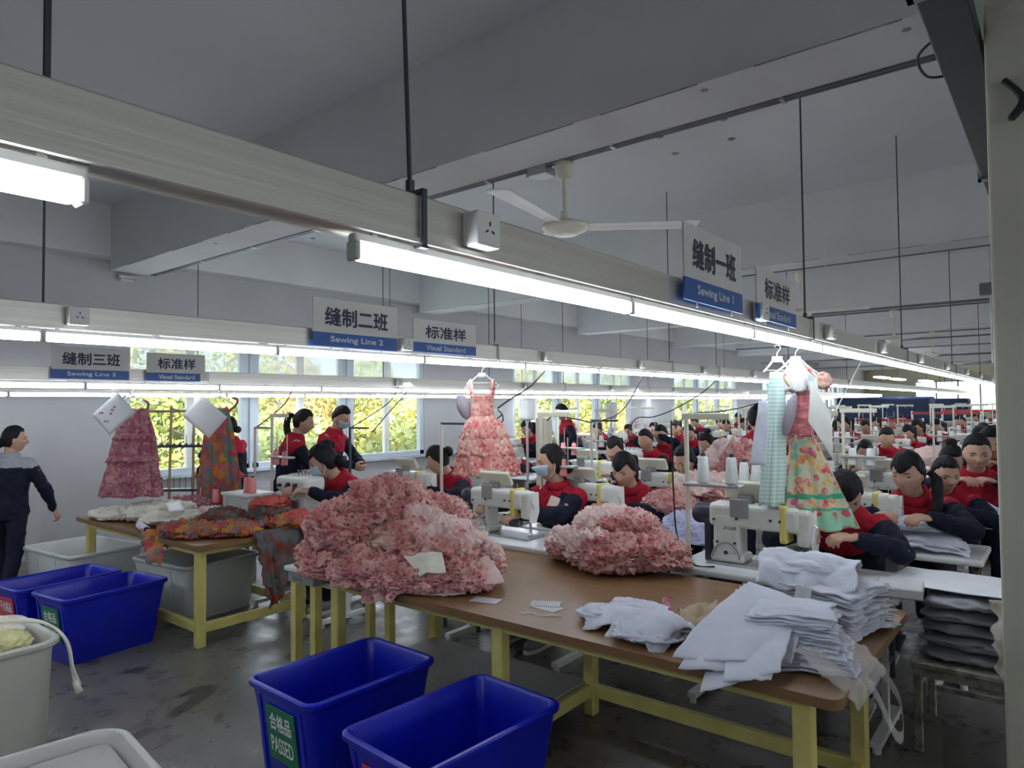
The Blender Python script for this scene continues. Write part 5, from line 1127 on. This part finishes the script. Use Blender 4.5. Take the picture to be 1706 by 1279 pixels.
for sx in (-1, 1):
    MB().tube(spline([(sx*.085, .01, -.24), (sx*.095, 0, -.15), (sx*.09, -.01, -.11), (sx*.08, -.02, -.17), (sx*.075, -.03, -.24)]), .013, 8).build('strap', M['pinkfl3'], PD, smooth=True)
    sheet('lace_wing', [Vector((sx*.09, 0, -.10)), Vector((sx*.14, 0, -.14)), Vector((sx*.15, 0, -.24)), Vector((sx*.09, 0, -.26))], M['film'], parent=PD, amp=.012, seed=64)
for j, (z, w_) in enumerate(((-.53, .17), (-.67, .21), (-.83, .25))):
    G = ring_cloth([(z+.03, w_*.95), (z-.035, w_*1.07)], list(np.linspace(z+.03, z-.035, 5)), [(-.40, 0), (-.86, .04)], 20+j, 23, .62, 160, .022); b = MB(); b.grid(G, closed_u=True); b.build('ruffle', M['pinkfl3'], PD, smooth=True, solid=.002)
MB().ell((-.15, .03, -.32), (.055, .03, .11), Matrix.Rotation(-.35, 3, 'Y'), 16, 12).build('foam_pad', M['purple'], PD, smooth=True)
def paper(t, c, s, a, m_, nm='paper_tag', dots=True):
    R = Matrix.Rotation(a, 3, 'Y'); q_ = [Vector(c)+R @ Vector(v) for v in ((-s, 0, -s*.8), (s, 0, -s*.8), (s, 0, s*.8), (-s, 0, s*.8))]
    o = sheet(nm, q_, m_, parent=t, amp=.002, nu=8, nv=8, seed=70, thick=.003)
    if dots:
        b = MB()
        for u, v, w_ in ((-.6, -.1, .022), (-.1, .1, .010), (.1, .25, .014), (.3, .3, .012), (-.5, .6, .02)):
            pp = Vector(c)+R @ Vector((u*s, -.006, v*s*.8)); b.box(pp.x-w_, pp.x+w_, pp.y-.001, pp.y, pp.z-.006, pp.z+.008)
        b.build('print_marks', M['mauve'], t)
p = atY(222, 662, 6.5)
MD = dress((p.x, 6.53, 1.915), 'mauve tiered dress with a white paper tag hanging at the left', 'hanging_dress', [(-.18, .09), (-.45, .17), (-.70, .20), (-.96, .25)], [(-.18, .04), (-.96, .0)], [M['mauve']], 22, 11, list(np.linspace(-.18, -.96, 44)), amp=.034, ruf=.012, depth=.5); hanger(MD, M['wplast'], .12, -.09)
G = ring_cloth([(-.80, .225), (-.86, .24)], list(np.linspace(-.79, -.84, 4)), None, 23, 20, .55, 140, .016); b = MB(); b.grid(G, closed_u=True); b.build('ruffle', M['mauve'], MD, smooth=True, solid=.002)
MB().tube(spline([(-.05, 0, -.06), (-.12, -.02, -.12), (-.06, -.03, -.2)]), .008, 6).build('strap', M['mauve'], MD); MB().tube(spline([(.10, 0, -.10), (.15, 0, -.14), (.12, 0, -.24)]), .012, 6).build('strap', M['mauve'], MD)
for j, z in enumerate((-.42, -.62)):
    G = ring_cloth([(z+.02, .165+.045*j), (z-.03, .185+.045*j)], list(np.linspace(z+.02, z-.03, 4)), [(-.18, .04), (-.96, .0)], 24+j, 20, .55, 140, .012); b = MB(); b.grid(G, closed_u=True); b.build('ruffle', M['mauve'], MD, smooth=True, solid=.002)
paper(MD, (-.07, -.16, -.22), .15, -.72, M['paper'])
p = atY(366, 655, 6.5)
QD = dress((p.x, 6.53, 1.915), 'long orange paisley dress with a plain white paper hanging above the left table', 'hanging_dress', [(-.18, .10), (-.45, .14), (-.80, .18), (-1.12, .21)], [(-.18, 0), (-1.12, .02)], [M['paisley']], 30, 10, list(np.linspace(-.18, -1.14, 44)), amp=.024, depth=.5); hanger(QD, M['wplast'], .15, -.09)
for sx in (-1, 1): MB().tube(spline([(sx*.09, 0, -.22), (sx*.17, 0, -.16), (sx*.19, 0, -.10), (sx*.14, 0, -.08)]), [.012]*25, 8).build('strap', M['paisley'], QD, smooth=True)
paper(QD, (-.06, -.16, -.26), .17, .72, M['paper'], dots=False)

# ---- bins and tubs
def bin_(cx, cy, L, Wd, H, rz, m_, lab, cat='bin', name='storage_bin', sign_=None, txt=None, rim=.028, taper=.06, rd=.05, th=.012):
    t = empty(name, (cx, cy, 0), rz, lab, cat)
    def rr(l, w_, r, z, n=7): 
        out = []
        for sx, sy, a0 in ((1, 1, 0), (-1, 1, 90), (-1, -1, 180), (1, -1, 270)):
            for k in range(n): a = math.radians(a0+90*k/(n-1)); out.append((sx*(l/2-r)+r*math.cos(a), sy*(w_/2-r)+r*math.sin(a), z))
        return out
    prof = [(L-2*taper, Wd-2*taper, rd, 0), (L-2*taper+.004, Wd-2*taper+.004, rd, .004), (L-.01-.5*taper, Wd-.01-.5*taper, rd, H*.70), (L-.01, Wd-.01, rd, H-.035), (L+rim*.6, Wd+rim*.6, rd+.01, H-.03), (L+rim, Wd+rim, rd+.012, H-.022), (L+rim, Wd+rim, rd+.012, H-.006), (L+rim*.6, Wd+rim*.6, rd+.01, H), (L-.012, Wd-.012, rd-.004, H), (L-.03, Wd-.03, rd-.006, H-.012), (L-2*th-.5*taper-.012, Wd-2*th-.5*taper-.012, rd-.01, H*.70), (L-2*taper-2*th, Wd-2*taper-2*th, rd-.01, th)]
    rows = [rr(*p_) for p_ in prof]; n = len(rows[0]); mb = MB(); v = [p_ for r_ in rows for p_ in r_]
    f = [(i*n+k, i*n+(k+1) % n, (i+1)*n+(k+1) % n, (i+1)*n+k) for i in range(len(rows)-1) for k in range(n)]+[tuple(range(n))[::-1], tuple(range((len(rows)-1)*n, len(rows)*n))]
    mb.add(v, f); o = mb.build('bin_body', m_, t, smooth=True); 
    md = o.modifiers.new('e', 'EDGE_SPLIT'); md.split_angle = math.radians(42)
    sl_ = (taper*.62)/(H*.7); rb = MB()
    for k in range(3):
        for sy in (-1, 1):
            yy = sy*(.10+.035*k) if k else sy*.135
    for sy in (-.165, .165): 
        if abs(sy) < Wd/2-.03: MB().box(-.006, .006, sy-.012, sy+.012, .02, H-.05, M=Matrix.Translation((-(L/2-taper)-.000, 0, 0)) @ Matrix.Rotation(-math.atan2(taper*.95, H), 4, 'Y')).build('end_rib', m_, t)
    fo = MB()
    for sx in (-1, 1):
        for sy in (-1, 1): fo.box(sx*(L/2-taper-.05)-.03, sx*(L/2-taper-.05)+.03, sy*(Wd/2-taper-.04)-.02, sy*(Wd/2-taper-.04)+.02, -.0, .004)
    if sign_:
        a = math.atan2(taper*.95, H); Mx = Matrix.Translation((-(L/2-taper)-.004, 0, 0)) @ Matrix.Rotation(-a, 4, 'Y')
        sg = MB().box(-.006, -.001, -.125, .105, H*.32, H*.84, M=Mx).build('sign_panel', M[sign_], t)
        Mt = Mx @ face((-.0065, -.01, H*.70), (0, -1, 0)); put_text(sg, txt[0], H*.16, Mt, M['white'], width=.17, bold=.02)
        if len(txt) > 1: Mt = Mx @ face((-.0065, -.01, H*.48), (0, -1, 0)); put_text(sg, txt[1], H*.15, Mt, M['white'], width=.175, bold=.015)
    return t
bin_(2.10, 2.74, .72, .50, .48, -.03, M['bluebin'], 'blue plastic bin with green PASSED sign in front of the near table', sign_='green', txt=('合格品', 'PASSED'))
bin_(2.045, 1.955, .76, .48, .48, -.07, M['bluebin'], 'blue plastic bin with red sign, lowest and closest in front of the near table', sign_='redsign', txt=('不合格品',))
bin_(2.055, 5.50, .72, .48, .46, .12, M['bluebin'], 'blue plastic bin with green sign beside the left table leg', sign_='green', txt=('合格品', 'PASSED'))
bin_(1.95, 6.05, .72, .48, .46, .12, M['bluebin'], 'blue plastic bin with red sign behind the green-signed one at the left', sign_='redsign', txt=('不合格品',))
# translucent tubs
bin_(2.45, 7.0, .62, .90, .50, .10, M['tubin'], 'white plastic tub under the left end of the left table', 'tub', 'plastic_tub', rim=.03, taper=.05)
bin_(2.98, 5.95, .70, .80, .46, .10, M['tubin'], 'grey-white plastic tub under the middle of the left table', 'tub', 'plastic_tub', rim=.03, taper=.05)
bin_(3.0, 3.05, .50, .55, .14, .1, M['tubin'], 'low white tray under the left end of the near table', 'tray', 'plastic_tray')
TB = bin_(.90, 3.80, .48, .62, .72, .0, M['tubp'], 'tall off-white tub full of cream cloth scraps at the left', 'tub', 'laundry_tub', rim=.035, taper=.03, rd=.10)
for i, (c, r) in enumerate((((.88, 3.80, .70), (.20, .26, .07)), ((.95, 3.62, .72), (.11, .10, .05)), ((.80, 3.95, .74), (.14, .15, .06)), ((1.0, 3.85, .73), (.09, .12, .05)), ((.82, 3.65, .74), (.11, .1, .05)))):
    crumple('cloth_scrap', c, r, .60, M['ccream'] if i != 1 else mat('yellow_green_scrap', (.62, .60, .30), .9, var=.3, vs=12), 130+i, ['cream scrap heap filling the tall tub', 'cream and yellow-green scrap at the tub front', 'cream scrap at the back of the tub', 'cream scrap at the right of the tub', 'small cream scrap at the left of the tub'][i], 'cloth scrap', sub=5, fold=.08, fine=.004)
b = MB()
for k in range(3): b.tube(spline([(.75+.03*k, 3.75, .80), (.95, 3.70-.03*k, .81), (1.10, 3.62-.02*k, .78), (1.17, 3.54-.01*k, .70), (1.185, 3.50-.01*k, .58), (1.19+.01*k, 3.47, .50)], 7), .006, 7)
b.cyl((1.19, 3.475, .52), (1.205, 3.465, .47), .012, .016); tag(b.build('cotton_rope', M['ccream'], smooth=True), 'white cotton cords hanging over the rim of the tall tub', 'cord')
LTb = bin_(.68, 2.22, .50, .52, .70, -.12, M['lid'], 'large greyish tub cut off at the bottom left corner', 'tub', 'laundry_tub', rim=.04, taper=.03, rd=.09)
MB().rbox(-.22, .22, -.23, .23, .655, .665, .002, 1).build('inner_cover', M['lid'], LTb)

# ---- right: low bench with wrapped grey stack and board
bn = empty('low_bench', (3.93, .14, 0), 0, 'worn grey metal bench under the wrapped grey stack by the pillar', 'bench')
MB().rbox(0, .50, 0, .50, .415, .445, .006, 1).build('seat', M['oldmetal'], bn)
for lx in (.03, .47):
    for ly in (.03, .47): MB().rbox(lx-.018, lx+.018, ly-.018, ly+.018, 0, .415, .004, 1).build('leg', M['oldmetal'], bn)
b = MB(); b.box(.02, .04, .03, .47, .16, .185).box(.46, .48, .03, .47, .16, .185).box(.03, .47, .02, .04, .30, .325).box(.03, .47, .46, .48, .30, .325).box(.02, .03, .03, .47, .37, .415).box(.47, .48, .03, .47, .37, .415); b.build('rails', M['oldmetal'], bn)
for k in range(5):
    r_ = random.Random(k); G_ = crumple('wrapped_grey_bundle', (4.17+r_.uniform(-.01, .01), .385+r_.uniform(-.01, .01), .480+.064*k), (.235, .24, .046), .446+.064*k, M['cgrey'], 150+k, 'grey cloth bundle in clear wrap stacked on the low bench', 'cloth bundle', 'grey bundles stacked on the low bench', sub=4, fold=.05, fine=0, fs=2)
    P_ = G_.data.vertices
    for v in P_:
        m__ = max(abs(v.co.x)/.235, abs(v.co.y)/.24, .001); l__ = math.hypot(v.co.x/.235, v.co.y/.24); s__ = min(1.28, l__/m__) if m__ > .05 else 1; v.co.x *= .86*s__; v.co.y *= .86*s__
sheet('white_cloth_drape', (Vector((3.93, .30, .80)), Vector((3.93, .12, .80)), Vector((3.90, .13, .42)), Vector((3.91, .27, .46))), M['ccream'], 'cream cloth hanging down over the bench stack beside the pillar', amp=.03, fs=8, seed=83, hem=.05)
sheet('white_card_sheet', (Vector((4.02, .78, .80)), Vector((3.96, .10, .80)), Vector((4.42, .08, .80)), Vector((4.46, .72, .80))), M['paper'], 'large white card sheet lying on the bench stack beside the pillar', 'card', amp=.006, fs=3, seed=84, thick=.004)
o = MB().rbox(-.11, .11, -.10, .10, 0, .05, .006, 1).build('white_box', M['whitetop']); o.location = (3.86, .66, .786); o.rotation_euler = (0, 0, .1); tag(o, 'flat white box on the sewing table corner beside the tall stack', 'box')
# ---- white piles on the sewing tables at the right
stack(5.12, .74, TZ, .36, .46, 12, .010, 14, .2, (.0, .002), 'white garment piece piled on the table before the ponytailed woman', 'pieces piled before the ponytailed woman', bend=.05, edge=.03)
crumple('white_garment', (5.14, .78, .93), (.16, .22, .05), .90, M['cwhite'], 92, 'rounded white garment topping the pile before the ponytailed woman', 'cloth', sub=5, fold=.05, fine=0)
stack(6.62, .62, TZ, .34, .36, 10, .014, 15, .1, (.002, -.004, .02), 'pinkish white piece slanting on the third table', 'slanting pieces on the third table', bend=.04, edge=.03)
crumple('white_garment', (7.25, .62, .83), (.16, .20, .07), TZ, M['cwhite'], 93, 'white cloth held by the broad-faced worker', 'cloth', sub=5, fold=.07, fine=0)
# ---- far cloth heaps on tables of the lines
hk = random.Random(9); hc = {'cpink': [], 'pinkfl2': [], 'cwhite': [], 'pinkfl': []}
for k in hc: hc[k] = crumple('cloth_heap', (0, 0, 0), (.22, .32, .12), -.08, M[k], 160+len(k), None, sub=4, fold=.12, fine=.008)
HL = {'cpink': 'pale pink', 'pinkfl2': 'light blossom print', 'cwhite': 'white', 'pinkfl': 'blossom print'}; uh = set()
for i, (x, y) in enumerate(FARPOS):
    if x < 26 and hk.random() < .75:
        k = hk.choice(list(hc)) if y < 5 else 'cwhite'; o = hc[k] if k not in uh else hc[k].copy()
        if k in uh: COL.objects.link(o)
        uh.add(k); o.location = (x-.6, y-.32+(.0 if i % 2 else .02), TZ+.08); o.rotation_euler = (0, 0, hk.uniform(0, .6)); o.scale = (hk.uniform(.7, 1.0), hk.uniform(.7, 1.0), hk.uniform(.7, 1.5)); tag(o, HL[k]+' cloth heap on a distant sewing table', 'cloth', HL[k]+' cloth heaps on distant tables')
# ---- things in the middle: post, water bottles, crates, cables
p = atz(913, 880, .78)
t = empty('power_post', (4.95, 3.62, 0), 0, 'square cream power post standing between the first two lines', 'post'); MB().rbox(-.055, .055, -.055, .055, 0, 1.62, .008, 1).build('post_body', M['cream'], t); MB().rbox(-.07, .07, -.07, .07, 0, .02, .004, 1).build('foot_plate', M['galv'], t)
for k, (x, y, d) in enumerate(((878, 682, 8.3), (1018, 684, 10.8))):
    c = atd(x, y, d); t = empty('iron_water_bottle', c, 0, ['white iron water bottle on a pole left of the cream post', 'smaller white iron water bottle on a pole right of the cream post'][k], 'bottle')
    MB().rbox(-.10, .10, -.07, .07, -.13, .13, .04, 3).build('bottle_body', M['wplast'], t, smooth=True); MB().cyl((0, 0, -.16), (0, 0, -.12), .02).cyl((0, 0, -c.z+TZ*0), (0, 0, -.15), .014).build('pole', M['galv'], t)
t = empty('plastic_basket', (4.06, 3.72, TZ), .2, 'yellow and white slotted plastic basket beyond the blossom heap', 'basket'); b = MB()
for k in range(9): b.box(-.12, .12, -.15+.036*k, -.142+.036*k, 0, .16)
b.build('slats', M['orange'], t); MB().box(-.13, -.12, -.16, .16, 0, .17).box(.12, .13, -.16, .16, 0, .17).box(-.12, .12, -.16, .16, 0, .012).build('sides', M['wplast'], t)


bs_ = empty('cardboard_stand', (4.06, 3.72, 0), .2, 'grey stand carrying the slotted plastic basket', 'stand'); MB().rbox(-.14, .14, -.17, .17, TZ-.03, TZ, .004, 1).build('top', M['board'], bs_)
for lx in (-.12, .12):
    for ly in (-.15, .15): MB().box(lx-.012, lx+.012, ly-.012, ly+.012, 0, TZ-.03).build('leg', M['steel'], bs_)
def on_tray(x, i):
    q_ = atY(x, 600, TRAYS[i][0]+.03); return Vector((q_.x, q_.y, TRAYS[i][1]))
def cable(name, pts, r, lab, mk='black', n=10):
    o = MB().tube(spline(pts, n), r, 6).build(name, M[mk], smooth=True); return tag(o, lab, 'cable')
def c3(l): return [atd(x, y, d) for x, y, d in l]
cable('power_cable', c3([(1125, 712, 4.7), (1150, 690, 5.0), (1200, 685, 5.4), (1245, 676, 5.9), (1285, 660, 6.6)])+[on_tray(1300, 1)], .006, 'black cable rising from the near thread stand to the trays')
cable('power_cable', c3([(912, 700, 5.6), (925, 692, 5.7), (960, 698, 6.0), (995, 702, 6.3), (1040, 680, 6.8)])+[on_tray(1075, 1)], .006, 'black cable swooping from the cream post to the second tray')
cable('power_cable', c3([(829, 680, 5.9), (850, 665, 5.9), (885, 642, 6.0)])+[on_tray(918, 1)], .007, 'black cable slanting up behind the ruffled dress')
cable('power_cable', c3([(1045, 722, 7.9), (1060, 697, 7.9), (1090, 694, 8.0), (1130, 678, 8.0), (1175, 650, 8.4)])+[on_tray(1200, 1)], .007, 'thin cable between the second and third trays')
cable('air_hose', c3([(829, 682, 5.9), (836, 690, 5.9), (838, 700, 5.9), (830, 706, 5.9), (828, 698, 5.9), (838, 690, 5.9)]), .006, 'looped black hose beside the ruffled dress')
cable('power_cable', c3([(426, 712, 7.0), (450, 694, 7.2), (476, 670, 7.4)])+[on_tray(490, 2)], .007, 'dark cable above the left standing woman')
cable('power_cable', c3([(585, 712, 7.1), (620, 690, 7.4), (650, 668, 7.8)])+[on_tray(664, 2)], .006, 'dark cable in front of the third window pane')
cable('power_cable', c3([(620, 720, 7.2), (645, 690, 7.5), (672, 660, 8), (682, 648, 8.1)]), .006, 'dark cable slanting before the last pane of the first window')
cable('power_cable', [atd(1118, 700, 3.9)]+[Vector(v) for v in ((3.80, 1.79, 1.55), (3.78, 1.82, 1.2), (3.78, 1.80, .95), (3.80, 1.72, .80), (3.84, 1.6, .79))][1:], .005, 'dark cable running down beside the near thread stand')
for k, (x, y, d, h) in enumerate(((425, 712, 7.0, .95), (583, 712, 7.1, .8), (735, 705, 6.2, .95), (985, 700, 6.8, .7))):
    c = atd(x, y, d); t = empty('cable_pole', (c.x, c.y, 0), 0, ['slim pole with bracket before the first window', 'slim pole with bracket beside the standing masked person', 'slim pole with black arm left of the ruffled dress', 'slim pole in front of the middle windows'][k], 'pole')
    MB().cyl((0, 0, 0), (0, 0, c.z), .014).build('pole', M['cream'] if k != 1 else M['steel'], t); MB().rbox(-.008, .008, -.30, .01, c.z-.012, c.z+.008, .003, 1).build('bracket_arm', M['steel'] if k else M['card'], t)
    if k == 0:
        for j in range(2): pass
# four cones on a small round tray near the dress
t = empty('spool_rack', (4.55, 1.56, TZ), 0, 'small dark rack with four white cones left of the hanging dresses', 'rack'); MB().cyl((0, 0, 0), (0, 0, .40), .010).build('pole', M['galv'], t); MB().rbox(-.05, .05, -.17, .17, .385, .40, .004, 1).build('rack_tray', M['dkplast'], t)
for k in range(4): put('cw', (4.55, 1.56-.12+.08*k, TZ+.401), 0, 'white thread cone in the row of four beside the hanging dresses', 'row of four white cones')
# rack of thread pins on the left, by the window
c = atd(300, 745, 7.9); t = empty('thread_rack', (c.x, c.y, 0), FRZ, 'brown thread rack with rows of pins in front of the first window', 'thread rack'); z0 = c.z
b = MB(); b.cyl((-.14, 0, 0), (-.10, 0, z0+.48), .015).cyl((.14, 0, 0), (.16, 0, z0+.45), .015).rbox(-.55, .45, -.012, .012, z0+.40, z0+.43, .004, 1); b.build('frame', M['card'], t)
b = MB().rbox(-.32, .32, -.05, .05, z0, z0+.03, .005, 1)
for k in range(9): b.cyl((-.28+.07*k, 0, z0+.03), (-.28+.07*k, 0, z0+.14), .004, seg=6).cyl((-.28+.07*k, 0, z0+.03), (-.28+.07*k, 0, z0+.045), .018, seg=8)
b.rbox(-.30, .30, -.05, .05, z0-.50, z0-.47, .005, 1)
for k in range(9): b.cyl((-.27+.067*k, 0, z0-.47), (-.27+.067*k, 0, z0-.34), .004, seg=6)
b.build('pin_shelves', M['steel'], t)
# blue racks and red rack frames far off on the right
for k, (x, y, d, w_) in enumerate(((1475, 690, 20, 2.4), (1530, 688, 24, 3.0))):
    c = atd(x, y, d); t = empty('covered_rack', (c.x, c.y, 0), 0, ['dark blue covered rack far down the hall', 'wider dark blue covered rack beyond it near the end wall'][k], 'rack'); z = c.z-.25
    MB().rbox(-.5, .5, -w_/2, w_/2, z, z+.75, .06, 2).build('tarpaulin', M['bluecl'], t); b = MB()
    for sx in (-.45, .45):
        for sy in (-w_/2+.05, w_/2-.05): b.box(sx-.03, sx+.03, sy-.03, sy+.03, 0, z)
    b.build('rack_frame', M['steel'], t)
for k, (x, y, d, w_) in enumerate(((1440, 728, 11.5, 1.2), (1575, 688, 16.5, 1.4), (1620, 684, 18.5, 1.4), (1480, 700, 15.0, 1.3))):
    c = atd(x, y, d); t = empty('overhead_rail', (c.x, c.y, 0), 0, ['red and white overhead rail frame over the first line, nearest', 'red overhead rail frame near the end wall', 'red overhead rail frame closest to the pillar', 'red overhead rail frame before the blue racks'][k], 'rail frame')
    MB().box(-.03, .03, -w_/2, w_/2, c.z-.03, c.z+.03).build('rail', M['redrack'], t); b = MB()
    for sy in (-w_/2, w_/2): b.cyl((0, sy, 0), (0, sy, c.z+.05), .022)
    b.build('uprights', M['wplast'], t)
tag(MB().tube(spline([atd(1435, 600, 6.5), atd(1415, 640, 6.2), atd(1390, 690, 5.8), atd(1383, 720, 5.6)], 8), .005, 6).build('power_cable', M['wplast'], smooth=True), 'white cable hanging from the nearest tray beyond the dresses', 'cable')
